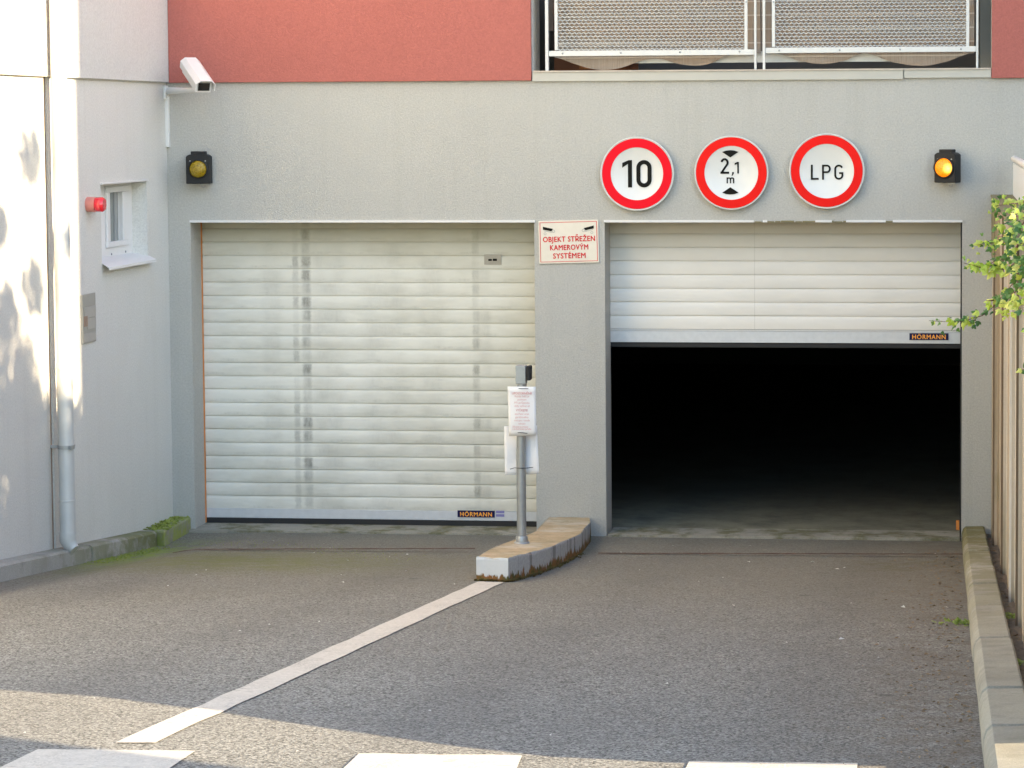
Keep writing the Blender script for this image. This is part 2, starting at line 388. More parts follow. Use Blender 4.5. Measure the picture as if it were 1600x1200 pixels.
def ribbon(mb, pts, wd, T, closed=False):
    P = [Vector(p) for p in pts]; n = len(P); A = []; B = []
    for i in range(n):
        if closed: a, b, c = P[i - 1], P[i], P[(i + 1) % n]
        else: a, b, c = P[max(i - 1, 0)], P[i], P[min(i + 1, n - 1)]
        d1 = (b - a).normalized() if (b - a).length > 1e-9 else (c - b).normalized(); d2 = (c - b).normalized() if (c - b).length > 1e-9 else d1
        n1 = Vector((-d1.y, d1.x)); n2 = Vector((-d2.y, d2.x)); m = (n1 + n2).normalized(); k = min(1.6, 1 / max(.3, m.dot(n1)))
        A.append(T(b + m * wd / 2 * k)); B.append(T(b - m * wd / 2 * k))
    q = n if closed else n - 1
    mb.add(A + B, [(i, (i + 1) % n, n + (i + 1) % n, n + i) for i in range(q)])
def arc(cx, cy, rx, ry, a0, a1, n=10):
    return [(cx + rx * math.cos(R(a0 + (a1 - a0) * i / n)), cy + ry * math.sin(R(a0 + (a1 - a0) * i / n))) for i in range(n + 1)]
def glyph(ch, mb, x, h, wd, T0):
    """DIN-like letters, height 1 unit scaled by h, stroke wd (in units of h)"""
    T = lambda p: T0(Vector((x + p[0] * h, p[1] * h)))
    r = wd / 2; W = wd
    if ch == '1':
        mb.add([T(p) for p in ((0, .72), (0, .9), (.24, 1), (.36, 1), (.36, 0), (.36 - W, 0), (.36 - W, .86))], [(0, 1, 2, 6), (2, 3, 4, 5, 6)])
        return .36
    if ch == '0':
        pts = arc(.28, .72, .28 - r, .28 - r, 0, 180, 12) + arc(.28, .28, .28 - r, .28 - r, 180, 360, 12); ribbon(mb, pts, W, T and (lambda p: T(p)), True); return .56
    if ch == '2':
        pts = arc(.27, .71, .26 - r, .29 - r, 170, -28, 14) + [(r + .03, r + .04)]
        ribbon(mb, pts, W, T); mb.add([T(p) for p in ((0, 0), (.56, 0), (.56, W), (0, W))], [(0, 1, 2, 3)]); return .56
    if ch == ',':
        mb.add([T(p) for p in ((.05, .14), (.19, .14), (.19, .02), (.08, -.16), (0, -.16), (.05, 0))], [(0, 1, 2, 3, 4, 5)]); return .19
    if ch == 'L':
        mb.add([T(p) for p in ((0, 1), (W, 1), (W, W), (0, W))], [(0, 1, 2, 3)]); mb.add([T(p) for p in ((0, W), (.52, W), (.52, 0), (0, 0))], [(0, 1, 2, 3)]); return .52
    if ch == 'P':
        mb.add([T(p) for p in ((0, 1), (W, 1), (W, 0), (0, 0))], [(0, 1, 2, 3)])
        ribbon(mb, [(W, 1 - r)] + arc(.33, .72, .25 - r, .28 - r, 90, -90, 12) + [(W, .44 + r)], W, T); return .58
    if ch == 'G':
        ribbon(mb, arc(.31, .7, .3 - r, .3 - r, 25, 180, 12) + arc(.31, .3, .3 - r, .3 - r, 180, 360, 12) + [(.61 - r, .5 - r), (.33, .5 - r)], W, T); return .61
    if ch == 'm':
        mb.add([T(p) for p in ((0, .7), (W, .7), (W, 0), (0, 0))], [(0, 1, 2, 3)])
        for k in (0, .36):
            ribbon(mb, arc(.2 + k + W / 2, .5, .18, .2 - r, 150, 0, 8) + [(.38 + k + r, 0)], W, T)
        return .8
def write(mb, s, cx, cz, h, wd, gap, Tp):
    ws = {'1': .36, '0': .56, '2': .56, ',': .19, 'L': .52, 'P': .58, 'G': .61, 'm': .8}
    tot = sum(ws[c] for c in s) * h + gap * h * (len(s) - 1); x = cx - tot / 2
    for c in s:
        glyph(c, mb, x, h, wd, lambda p: Tp(p + Vector((0, cz)))); x += ws[c] * h + gap * h

# ------------------------------------------------------------------ ground
xs = [-300, -80, -20, -8, -5.7, -5.45, -5.35, -5.25, -5.15, -5.05, -4.95, -4.85, -4.6, -4.4, -4.2, -3, -2, -1, 0, 1, 3, 10, 60, 300]
ys = [-400, -120, -40, -20, -14, -12] + [YC] + [-11 + .5 * i for i in range(20)] + [-1.25, -1, -.8, -.6, -.4, -.2, 0, .05, 12, 80, 400]
ys = sorted(set(ys))
g = MB().sheet(xs, ys, lambda x, y: (x, y, zg(x, y) - (.15 if y > .01 else 0)))
g.build('driveway', ASPH, kind='structure')

def road_poly(name, pts, h=.004, **kw):
    mb = MB(); mb.add([(p.x, p.y, zg(p.x, p.y) + h) for p in pts], [tuple(range(len(pts)))]); return mb.build(name, PAINT, **kw)
Lf = [(748, 909.5), (181, 1162)]
Rt = [(786, 911), (241, 1162)]
def fine(line, n=26, jit=.006):
    P = [onG(*q) for q in line]; out = []
    for i in range(n + 1):
        t = i / n * (len(P) - 1); k = min(int(t), len(P) - 2); p = P[k].lerp(P[k + 1], t - k); p.x += rnd.uniform(-jit, jit); out.append(p)
    return out
a_, b_ = fine(Lf), fine(Rt); mb = MB(); n_ = len(a_)
mb.add([(p.x, p.y, zg(p.x, p.y) + .004) for p in a_ + b_], [(i, i + 1, n_ + i + 1, n_ + i) for i in range(n_ - 1)])
mb.build('lane_line', PAINT, kind='structure')
for q in (((60, 1172), (305, 1175), (262, 1204), (2, 1200)), ((561, 1179), (816, 1182), (806, 1206), (535, 1204)), ((1077, 1191), (1340, 1194), (1338, 1215), (1066, 1212))):
    P = [onG(*c) for c in q]
    P[3] = P[0] + (P[3] - P[0]).normalized() * .45; P[2] = P[1] + (P[2] - P[1]).normalized() * .45
    top = [P[0].lerp(P[1], i / 10) + Vector((0, rnd.uniform(-.008, .008), 0)) for i in range(11)]
    road_poly('crossing_mark', top + [P[2], P[3]], kind='structure')

# drainage slots across the drive
for a, b in (((268, 860), (742, 863)), ((934, 866), (1506, 871))):
    A = onG(*a); B = onG(*b); mb = MB(); n = 60
    mb.add([(A.x + (B.x - A.x) * i / n, A.y + (B.y - A.y) * i / n + s * .035 + rnd.uniform(-.008, .008), zg(A.x + (B.x - A.x) * i / n, A.y) + .004) for s in (0, 1) for i in range(n + 1)],
           [(i, i + 1, n + 2 + i, n + 1 + i) for i in range(n)])
    mb.build('drain_slot', RUST, kind='structure')
# concrete threshold in front of the doors
mb = MB()
mb.prism([(-5.56, -.07, -.050), (-2.93, -.04, -.050), (-2.93, .31, -.050), (-5.56, .31, -.050)], (0, 0, -.12))
mb.prism([(-2.41, -.05, -.047), (.11, -.05, -.040), (.11, .3, -.044), (-2.41, .3, -.048)], (0, 0, -.12))
mb.build('threshold', SILL, kind='structure')

# ------------------------------------------------------------------ main building
bld = thing('garage_building', 'grey rendered building with red panels above two garage doors', 'building', (-1.2, 0, 0))
def wall_holes(us, vs, holes, mk, th):
    """front at 0, cells not in holes; mk(u, v, d) -> point; keeps reveals"""
    us = sorted(set(us)); vs = sorted(set(vs)); mb = MB()
    inside = lambda u, v: any(h[0] < u < h[1] and h[2] < v < h[3] for h in holes)
    idx = {}
    def vid(u, v, d):
        k = (u, v, d)
        if k not in idx: idx[k] = len(mb.v); mb.v.append(tuple(mk(u, v, d)))
        return idx[k]
    solid = lambda i, j: 0 <= i < len(us) - 1 and 0 <= j < len(vs) - 1 and not inside((us[i] + us[i + 1]) / 2, (vs[j] + vs[j + 1]) / 2)
    for i in range(len(us) - 1):
        for j in range(len(vs) - 1):
            if not solid(i, j): continue
            u0, u1, v0, v1 = us[i], us[i + 1], vs[j], vs[j + 1]
            for d in (0, th): mb.f.append([vid(u0, v0, d), vid(u1, v0, d), vid(u1, v1, d), vid(u0, v1, d)])
            for (ii, jj, a, b) in ((i - 1, j, (u0, v0), (u0, v1)), (i + 1, j, (u1, v0), (u1, v1)), (i, j - 1, (u0, v0), (u1, v0)), (i, j + 1, (u0, v1), (u1, v1))):
                if not solid(ii, jj): mb.f.append([vid(*a, 0), vid(*b, 0), vid(*b, th), vid(*a, th)])
    return mb
XL = onY(300, 500).x; XPL = onY(836, 500).x; XPR = onY(945.5, 500).x; XR = onY(1503, 500).x
ZD = onY(900, 347).z
XB0, XB1 = onY(833, 60).x, onY(1549, 60).x; ZB = onY(1100, 110).z
holes = [(XL, XPL, -.4, ZD), (XPR, XR, -.4, ZD), (XB0, XB1, ZB, 5.8)]
mb = wall_holes([-5.637, XL, XPL, XPR, XR, XB0, XB1, 3.9], [-.4, ZD, ZB, 5.8, 9], holes, lambda u, v, d: (u, d, v), .3)
mb.build('wall', WALL, bld)
# side wall with the little window
WY0 = onX(158, 350).y; WY1 = onX(230, 350).y; WZ1 = onX(195, 285).z; WZ0 = onX(195, 407).z
GY0, GY1 = onX(76, 300).y, onX(71, 300).y
mb = wall_holes([GY0, WY0, WY1, .3], [-.4, WZ0, WZ1, 9], [(WY0, WY1, WZ0, WZ1)], lambda u, v, d: (-5.637 - d, u, v), .3)
mb.build('side_wall', SIDE, bld)
ZP = onX(200, 126).z
MB().box((-5.667 - .1, GY0 + .006, ZP), (-5.607, .0, 9)).build('insulation_panel', UPPER, bld, bevel=.003)
# red panels
MB().box((-5.605, -.032, onY(500, 128).z), (onY(830.5, 60).x, -.001, 9)).build('red_panel', RED, bld, bevel=.003)
MB().box((onY(1549.5, 60).x, -.032, onY(1575, 122).z), (3.9, -.001, 9)).build('red_panel', RED, bld, bevel=.003)
# garage room
mb = MB(); H0 = -.047
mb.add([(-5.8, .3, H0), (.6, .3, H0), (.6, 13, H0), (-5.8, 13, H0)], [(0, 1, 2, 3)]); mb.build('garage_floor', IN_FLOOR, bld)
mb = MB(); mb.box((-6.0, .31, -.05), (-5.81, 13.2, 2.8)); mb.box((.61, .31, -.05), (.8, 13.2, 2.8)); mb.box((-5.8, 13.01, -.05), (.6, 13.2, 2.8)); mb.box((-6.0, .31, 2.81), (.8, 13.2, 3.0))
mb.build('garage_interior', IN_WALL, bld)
MB().box((-5.667, .3, 8.8), (3.9, 13.2, 9.0)).build('roof', WALL, bld)
# door lintel flashings (the right one is broken away in places)
def flash(x0, x1, nm='lintel_flashing'):
    return MB().box((onY(x0, 347).x, -.016, ZD - .002), (onY(x1, 347).x, -.001, ZD + .014))
flash(297, 836).build('lintel_flashing', WHITE, bld)
mb = flash(944, 1178)
for a, b in ((1192, 1199), (1274, 1300), (1322, 1384), (1395, 1504)):
    t = flash(a, b); mb.add(t.v, t.f)
mb.build('lintel_flashing', WHITE, bld)
mb = MB()      # broken render edge
x = onY(1180, 347).x
while x < onY(1395, 347).x:
    w_ = rnd.uniform(.03, .11); mb.box((x, -.006, ZD - .003), (x + w_ * .9, -.0008, ZD + rnd.uniform(.004, .012))); x += w_
mb.build('chipped_edge', OLIVE, bld)
# vertical joint line of the wall, hairline cracks
# roller doors
def curtain(x0, x1, zbot, ztop, y):
    prof = []; z = zbot
    while z < ztop:
        for t, o in ((0.0, .008), (.03, .008), (.034, -.0045), (.2, -.0068), (.5, -.008), (.75, -.0058), (.9, -.0022), (.975, .002), (.985, .008)):
            prof.append((z + t * PITCH_S, y + o))
        z += PITCH_S
    mb = MB(); mb.sheet([x0, (x0 + x1) / 2, x1], range(len(prof)), lambda X, k: (X, prof[k][1], prof[k][0])); return mb
dl = bpy.data.objects.new('garage_door', None); COL.objects.link(dl); dl.parent = bld; dl.location = (onY(576, 820, .3).x + 1.2, .3, 0)
dl['label'] = 'closed dirty roller door with black smudges'
yd = .3
zb = onY(576, 797, yd).z; ZS0 = zb
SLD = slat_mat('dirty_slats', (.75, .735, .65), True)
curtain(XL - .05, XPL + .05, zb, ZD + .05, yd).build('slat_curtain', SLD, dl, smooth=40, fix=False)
zr = onY(576, 811, yd).z
MB().box((XL - .05, yd - .012, zr), (XPL + .05, yd + .012, zb + .002)).build('bottom_rail', ALU, dl, bevel=.002)
MB().box((XL - .05, yd - .018, -.049), (XPL + .05, yd + .008, zr - .001)).build('rubber_seal', RUBBER, dl)
dr = bpy.data.objects.new('garage_door', None); COL.objects.link(dr); dr.parent = bld; dr.location = (onY(1225, 535, .3).x + 1.2, .3, 1.3)
dr['label'] = 'cleaner roller door stopped halfway up'
zb2 = onY(1225, 515, yd).z; ZS0 = zb2
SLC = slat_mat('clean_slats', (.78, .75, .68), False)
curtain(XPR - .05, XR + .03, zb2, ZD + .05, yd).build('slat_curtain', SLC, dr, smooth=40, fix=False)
zr2 = onY(1225, 535.5, yd).z
MB().box((XPR - .05, yd - .014, zr2), (XR + .03, yd + .012, zb2 - .012)).build('bottom_rail', ALU, dr, bevel=.002)
MB().box((XPR - .05, yd - .017, zb2 - .010), (XR + .03, yd + .004, zb2 - .001)).build('rail_lip', WHITE, dr)
MB().box((XPR - .05, yd - .004, zr2 - .035), (XR + .03, yd + .006, zr2 - .001)).build('rubber_seal', RUBBER, dr)
# guides
MB().box((onY(311.8, 600, .26).x, .255, -.046), (onY(318.2, 600, .26).x, .285, ZD)).build('door_guide', ORANGE, bld, label='rusty orange edge of the door guide')
MB().box((XPL + .0, .3, -.046), (XPL + .03, .34, ZD)).build('door_guide', RUBBER, bld)
MB().box((onY(945, 600, .26).x, .25, -.046), (onY(952, 600, .26).x, .28, ZD)).build('door_guide', RUBBER, bld)
MB().box((onY(1500.5, 600, .05).x, .04, -.046), (XR + .001, .27, ZD - .001)).build('door_guide', RUBBER, bld)
MB().box((XR - .035, .36, -.046), (XR - .012, .40, .02)).build('rail_foot', ORANGE, bld)
# badges
def badge(parent, px0, py0, px1, py1, tx):
    a = onY(px0, py0, yd - .016); b = onY(px1, py1, yd - .016)
    bd = MB().box((a.x, yd - .0205, b.z), (b.x, yd - .016 + .004, a.z)).build('badge', BADGEB, parent)
    h = a.z - b.z; t = text_mesh(tx, h * .90, ((a.x + b.x) / 2, yd - .0222, b.z + h * .16), (1, 0, 0), (0, 0, 1), bold=.0016, xs=1.22, sp=1.14)
    # fit width
    xs_ = [v[0] for v in t.v]; cx = (a.x + b.x) / 2; k = (b.x - a.x) * .86 / (max(xs_) - min(xs_)); mid = (max(xs_) + min(xs_)) / 2
    t.v = [(cx + (v[0] - mid) * k, v[1], v[2]) for v in t.v]
    t.build('badge_lettering', BADGEO, parent)
badge(dl, 715, 797.5, 773, 808.5, 'HÖRMANN'); badge(dr, 1421, 520.5, 1482, 531.5, 'HÖRMANN')
mb = MB()
for k in (0, 1):
    a = onY(775, 798 + 5.4 * k, yd - .014); b = onY(788, 802 + 5.4 * k, yd - .014); mb.box((a.x, yd - .0145, b.z), (b.x, yd - .011, a.z))
mb.build('service_sticker', BADGEP, dl)
a = onY(757, 397.5, yd); b = onY(784, 413.5, yd)
mb = MB(); mb.box((a.x, yd - .0125, b.z), (b.x, yd - .008, a.z)); mb.build('warning_sticker', plain('old_sticker', (.44, .40, .32), .6, 0, .15, 40), dl)
mb = MB(); 
for p, q in (((763.5, 404.5), (769, 407.5)), ((770.5, 404), (777, 407.5))):
    a = onY(*p, yd); b = onY(*q, yd); mb.box((a.x, yd - .0150, b.z), (b.x, yd - .0128, a.z))
mb.build('sticker_mark', SIGNK, dl)

# balcony ----------------------------------------------------------
lz0, lz1 = onY(1190, 125).z, onY(1190, 111).z
mb = MB(); mb.box((XB0 - .004, -.022, lz0), (onY(1411, 120).x, -.001, lz1)); mb.box((onY(1413, 120).x, -.022, lz0 + .008), (XB1 - .002, -.001, lz1))
mb.build('ledge_flashing', plain('ledge_sheet', (.50, .485, .42), .55, 0, .08, 5), bld)
MB().box((XB0, -.030, lz1 + .001), (XB1 - .002, .3, lz1 + .012)).build('ledge_cap', plain('ledge_cap_sheet', (.60, .52, .43), .6, 0, .2, 12), bld)
mb = MB(); mb.box((XB0 - .3, .31, ZB - .2), (XB1 + .3, 1.6, ZB)); mb.box((XB0 - .3, .31, 5.8), (XB1 + .3, 1.6, 6.0)); mb.box((XB0 - .3, 1.6, ZB - .2), (XB1 + .3, 1.8, 6.0))
mb.box((XB0 - .5, .31, ZB - .2), (XB0 - .301, 1.8, 6)); mb.box((XB1 + .301, .31, ZB - .2), (XB1 + .5, 1.8, 6))
mb.build('balcony_recess', BACKW, bld)
YR = -.0
rail = thing('balcony_railing', 'pale balcony railing with two perforated metal panels above the garage doors', 'railing', (-1.3, .05, ZB + .01))
RAILM = plain('railing_paint', (.70, .70, .66), .45, 0, .08, 20)
ry = .05
def X_(px, py=60, y=ry): return onY(px, py, y).x
def Z_(px, py, y=ry): return onY(px, py, y).z
mb = MB(); mb.box((X_(857.5), ry - .012, Z_(1000, 87)), (X_(1178.4), ry + .012, Z_(1000, 78.6))); mb.build('bottom_bar', RAILM, rail, bevel=.002)
mb = MB(); mb.box((X_(1196), ry - .012, Z_(1360, 82)), (X_(1525), ry + .012, Z_(1360, 73.5))); mb.build('bottom_bar', RAILM, rail, bevel=.002)
zt = ZB + 1.08
for a, b in ((867, 871.6), (1163.3, 1168), (1206.3, 1211), (1509.5, 1514.3)):
    zz = Z_(a, 78.4 if a < 1190 else 73.3); MB().box((X_(a), ry - .010, zz), (X_(b), ry + .010, zt - .04)).build('panel_stile', RAILM, rail)
for a, b in ((852.5, 857), (1178.7, 1182), (1192, 1195.6), (1525.3, 1528.5)):
    MB().box((X_(a), ry - .02, lz1 + .012), (X_(b), ry + .02, zt - .04)).build('post', RAILM, rail)
MB().box((XB0, ry - .03, zt - .04), (XB1, ry + .03, zt)).build('handrail', RAILM, rail)
mb = MB()
for px, py in ((879, 83.5), (970, 82.5), (1062.5, 81.3), (1155.5, 80.5), (1217.5, 78.8), (1312, 78.3), (1406.5, 77.3), (1501.5, 76.5)):
    p = onY(px, py, ry - .012); MB().lathe([(.007, 0), (.007, .003), (.004, .005)], p, (0, -1, 0), 8).build('screw', GALV, rail)
for px in (869.3, 1165.7, 1208.7):
    p = onY(px, 3, ry - .010); MB().lathe([(.006, 0), (.006, .003)], p, (0, -1, 0), 8).build('screw', GALV, rail)
EXPM = plain('expanded_metal', (.43, .425, .39), .5, 0, .05)
for (a, b, zb_) in ((871.8, 1163.1, 79), (1211.2, 1509.3, 74)):
    x0, x1 = X_(a), X_(b); z0 = Z_((a + b) / 2, zb_); z1 = zt - .04; pt = .0232; per = .0335; mb = MB(); j = 0; z = z0 + pt / 2
    hw = .0046
    while z < z1:
        n = int((x1 - x0) / (per / 2)); sg = 1 if j % 2 else -1; yy = ry + (.0012 if j % 2 else 0); P = []
        for i in range(n + 1):
            zz = z + (pt * .21) * (1 if (i % 2) else -1) * sg; P.append((x0 + i * (x1 - x0) / n, zz))
        b0 = len(mb.v)
        for q in P: mb.v.append((q[0], yy - .003, q[1] - hw)); mb.v.append((q[0], yy + .004, q[1] + hw))
        for i in range(n): mb.f.append([b0 + 2 * i, b0 + 2 * i + 2, b0 + 2 * i + 3, b0 + 2 * i + 1])
        z += pt; j += 1
    mb.build('mesh_panel', EXPM, rail, fix=False)
# bar behind, seen in the gap below the screen
MB().box((X_(985, 90, .2), .18, Z_(1190, 97.5, .2)), (X_(1402, 90, .2), .21, Z_(1190, 80, .2))).build('low_bar', RAILM, rail)
# reed screens tied behind the railing, drooping in scallops
def scallop(pts, y, name, label, x0, x1):
    P = [onY(px, py, y) for px, py in pts]; n = 90; zs = []
    for i in range(n + 1):
        X = x0 + (x1 - x0) * i / n; k = 0
        while k < len(P) - 2 and X > P[k + 1].x: k += 1
        t = (X - P[k].x) / (P[k + 1].x - P[k].x); t = max(0, min(1, t)); zs.append(P[k].z + (P[k + 1].z - P[k].z) * t)
    mb = MB(); top = zt - .06
    rows = 8
    for r_ in range(rows + 1):
        for i in range(n + 1):
            X = x0 + (x1 - x0) * i / n; mb.v.append((X, y + .012 * math.sin(X * 9 + r_) + (.02 * (1 - r_ / rows)), zs[i] + (top - zs[i]) * r_ / rows))
    for r_ in range(rows):
        for i in range(n): q = r_ * (n + 1) + i; mb.f.append([q, q + 1, q + n + 2, q + n + 1])
    o = mb.build(name, REED, label=label, category='reed screen', group='reed screens behind the balcony railing')
    s = o.modifiers.new('s', 'SOLIDIFY'); s.thickness = .006; origin_base(o)
    return o
def bez(pts, n=8):          # smooth the hand-read outline
    out = []
    for k in range(len(pts) - 1):
        p0 = pts[max(k - 1, 0)]; p1 = pts[k]; p2 = pts[k + 1]; p3 = pts[min(k + 2, len(pts) - 1)]
        for i in range(n):
            t = i / n; out.append((p1[0] + (p2[0] - p1[0]) * t, .5 * ((2 * p1[1]) + (-p0[1] + p2[1]) * t + (2 * p0[1] - 5 * p1[1] + 4 * p2[1] - p3[1]) * t * t + (-p0[1] + 3 * p1[1] - 3 * p2[1] + p3[1]) * t ** 3)))
    return out + [pts[-1]]
scallop(bez([(868, 90), (895, 99), (922, 107), (945, 109), (970, 106), (1005, 94), (1032, 92), (1056, 99), (1085, 102.5), (1110, 99), (1137, 86), (1160, 84), (1188, 83)]), .13,
        'reed_screen', 'brown reed screen behind the left perforated panel, nearest the red wall panel with the camera', X_(866, 90, .13), X_(1188, 90, .13))
scallop(bez([(1190, 80), (1219, 84), (1250, 95), (1285, 100), (1318, 95), (1345, 84), (1358, 84), (1395, 97), (1442, 103), (1480, 96), (1510, 85), (1522, 83)]), .13,
        'reed_screen', 'brown reed screen behind the right perforated panel, above the round LPG sign', X_(1190, 90, .13), X_(1522, 90, .13))
cab = thing('balcony_cabinet', 'brown wooden cabinet standing on the balcony behind the reed screen', 'cabinet', (X_(900, 100, .8), .9, ZB))
MB().box((X_(866, 100, .7), .7, ZB + .002), (X_(985, 100, .7), 1.2, ZB + .9)).build('carcass', WOOD, cab)
MB().box((X_(905, 100, .7), .688, ZB + .03), (X_(943, 100, .7), .70, ZB + .85)).build('cabinet_door', plain('orange_wood', (.75, .26, .06), .5, 0, .2, 9), cab)
MB().box((X_(855.5, 60, .35), .31, ZB + .3), (X_(866, 60, .35), .36, 4.4)).build('downlight_trim', plain('brown_post', (.36, .25, .18), .7, 0, .3, 7), bld).name = 'balcony_post'
# beige soffit column at the right end of the balcony
MB().box((X_(1531, 60, .3), .302, ZB + .001), (XB1 + .29, .60, 5.79)).build('balcony_pier', plain('pier_render', (.36, .335, .28), .9, 0, .12, 5), bld)

# window -----------------------------------------------------------
win = bpy.data.objects.new('window', None); COL.objects.link(win); win.parent = bld; win.location = (-5.737 + 1.2, (WY0 + WY1) / 2, WZ0)
xw = -5.747
fy1 = WY1; fyl = onX(163, 350, xw).y
def xb(mb, p0, p1, dx, X=xw):      # box on an X plane from two pixels
    a = onX(*p0, X); b = onX(*p1, X); return mb.box((X - .05, a.y, b.z), (X + dx, b.y, a.z))
zf0 = onX(185, 404, xw).z
def yz(px, py): q = onX(px, py, xw); return q.y, q.z
gy0, gz1 = yz(168, 301); gy1, gz0 = yz(189.5, 375.5)
mb = MB()
for (a, b, c, d) in ((WY0, WY1, gz1, WZ1), (WY0, WY1, WZ0, gz0), (WY0, gy0, gz0, gz1), (gy1, WY1, gz0, gz1)): mb.box((xw - .06, a, c), (xw, b, d))
mb.build('frame', PLASTW, win)
mb = MB(); sy0 = yz(163.5, 300)[0]; sy1 = yz(197, 300)[0]; sz1 = yz(180, 291)[1]; sz0 = yz(180, 385)[1]
for (a, b, c, d) in ((sy0, sy1, gz1, sz1), (sy0, sy1, sz0, gz0), (sy0, gy0, gz0, gz1), (gy1, sy1, gz0, gz1)): mb.box((xw + .0005, a, c), (xw + .018, b, d))
mb.build('sash', PLASTW, win, bevel=.004)
gl = M('window_glass', .05, 0, .6); gl.col((.24, .26, .25)); MB().box((xw - .03, gy0, gz0), (xw - .02, gy1, gz1)).build('pane', gl.m, win)
MB().box((xw - .0195, gy0 + (gy1 - gy0) * .64, gz0), (xw - .012, gy0 + (gy1 - gy0) * .84, gz1)).build('inner_bar', plain('pale_bar', (.30, .32, .32), .5), win)
mb = MB()
for px, py in ((174, 397), (196, 393)):
    p = onX(px, py, xw); MB().lathe([(.008, 0), (.008, .004), (.004, .006)], p, (1, 0, 0), 8).build('screw', GALV, win)
# sloping sill sheet
zs_b = onX(205, 400, xw).z; a = onX(165, 420.5, -5.577); b = onX(240, 408.5, -5.577)
mb = MB(); y0, y1 = WY0 - .0, WY1 + .03
mb.prism([(xw + .001, y0 + .003, WZ0 + .03), (-5.632, y0 + .003, WZ0 + .004), (-5.577, y0 - .02, a.z + .006), (-5.577, y0 - .02, a.z - .012), (-5.582, y0 - .02, a.z - .012), (-5.582, y0 - .02, a.z + .001), (-5.632, y0 + .003, WZ0 + .001), (xw + .001, y0 + .003, WZ0 + .026)], (0, y1 - y0 + .0, 0))
mb.build('sill', PLASTW, win)
MB().box((-5.637, WY0 - .004, WZ1 - .002), (-5.621, WY1 + .01, WZ1 + .010)).build('head_flashing', WHITE, win)

# neighbouring rendered house on the left edge ------------------------------------
hs = thing('rendered_house', 'pale rendered house wall beyond the joint behind the downpipe, at the left edge', 'building', (-5.737, -6, 0))
MB().box((-5.8, -9.2, -.4), (-5.637, GY1, 9)).build('wall', HOUSE, hs)
MB().box((-5.667, -9.2, ZP), (-5.605, onX(78.7, 60).y, 9)).build('insulation_panel', UPPER, hs, bevel=.003)
MB().box((-12, -9.2, -.1), (-5.81, GY1, 9)).build('body', HOUSE, hs)
MB().box((-5.737, GY1, -.4), (-5.649, GY0, 8.99)).build('joint_strip', SEAL, bld)

# kerbs -------------------------------------------------------------
mb = MB(); y = -.01; k = 0
joints = [0, -1.2, -2.4, -3.6, -4.8, -6.0, -7.5, -9.17, -10.12, -11.6]
for a, b in zip(joints, joints[1:]):
    dx = rnd.uniform(-.004, .004); dz = rnd.uniform(-.003, .003)
    sec = [(.125, -.1), (.125, .055), (.135, .088), (.153, .106), (.275, .110), (.284, .103), (.286, -.1)]
    def ring(yy, sh=0): return [(X + dx + (sh if i < 3 else 0) , yy, zg(0, yy) + Zh + dz - sh) for i, (X, Zh) in enumerate(sec)]
    mb.loft([ring(a - .009, .016), ring(a - .028), ring(a * .7 + b * .3, rnd.uniform(-.002, .002)), ring(a * .3 + b * .7, rnd.uniform(-.002, .002)), ring(b + .028), ring(b + .009, .016)])
mb.build('kerb', KERB, kind='structure', smooth=35)
# old kerb along the left wall
mb = MB()
for a, b in ((-.72, -2.14), (-2.18, -4.2), (-4.22, -6.5), (-6.52, -9.0)):
    top = lambda yy: Z0 - SL * yy + .045
    rings = []
    for yy in (a, (a + b) / 2, b):
        zt_ = top(yy) + rnd.uniform(-.003, .003); rings.append([(-5.634, yy, zt_ - .25), (-5.634, yy, zt_ + .004), (-5.535, yy, zt_), (-5.518, yy, zt_ - .014), (-5.508, yy, zt_ - .25)])
    mb.loft(rings)
mb.build('kerb', KERB_L, kind='structure')
mb = MB()
A = [(-5.634, -.70), (-5.45, -.82), (-5.503, -.004), (-5.634, -.004)]
hh = [.055, .05, .105, .112]
mb.prism([(x, y, Z0 - SL * y + h) for (x, y), h in zip(A, hh)], (0, 0, -.25))
o = mb.build('kerb_block', MOSSY, bevel=.012, label='moss covered concrete block in the corner left of the closed garage door', category='concrete block'); origin_base(o)
# strip of soil between kerb and fence
mb = MB(); mb.sheet([.284, .30, .335, .37, .60], [-11.2 + i * .1 for i in range(113)], lambda x, y: (x, y, zg(0, y) + .05 + rnd.uniform(-.012, .012)))
SOIL = M('soil', .95); SOIL.col(SOIL.mix(SOIL.noise(30, 5, .7), (.09, .07, .05), (.26, .21, .15))); SOIL.bump(SOIL.noise(60, 4), .01)
mb.build('soil', SOIL.m, kind='structure')

# traffic island ------------------------------------------------------
isl = thing('traffic_island', 'low concrete traffic island with rusty edge between the two driveways', 'traffic island', onG(840, 870))
H = .14
outl = [(744, 869.5), (765, 857), (804, 841), (837, 828.5), (857, 806.5), (925, 806), (923, 815), (908, 832.6), (871, 850), (835, 862), (806, 868.5), (794, 871)]
P = [onG(px, py, H) for px, py in outl]
P = [Vector((p.x, min(p.y, -.002), 0)) for p in P]
def cr(P, n=4):       # subdivide outline
    out = []
    for i in range(len(P)):
        for k in range(n): out.append(P[i].lerp(P[(i + 1) % len(P)], k / n))
    return out
Q = cr(P); c0 = sum(Q, Vector()) / len(Q); rings = []
for sh, hz in ((.0, -.05), (0, .02), (0, H - .012), (.006, H - .003), (.014, H)):
    rings.append([(p.x + (c0.x - p.x) * sh * 3, p.y + (c0.y - p.y) * sh * .4 , Z0 - SL * (p.y) + hz + (rnd.uniform(-.007, .002) if hz > .1 else 0)) for p in Q])
mbi = MB().loft(rings); mbi.build('kerb_body', ISLAND, isl)
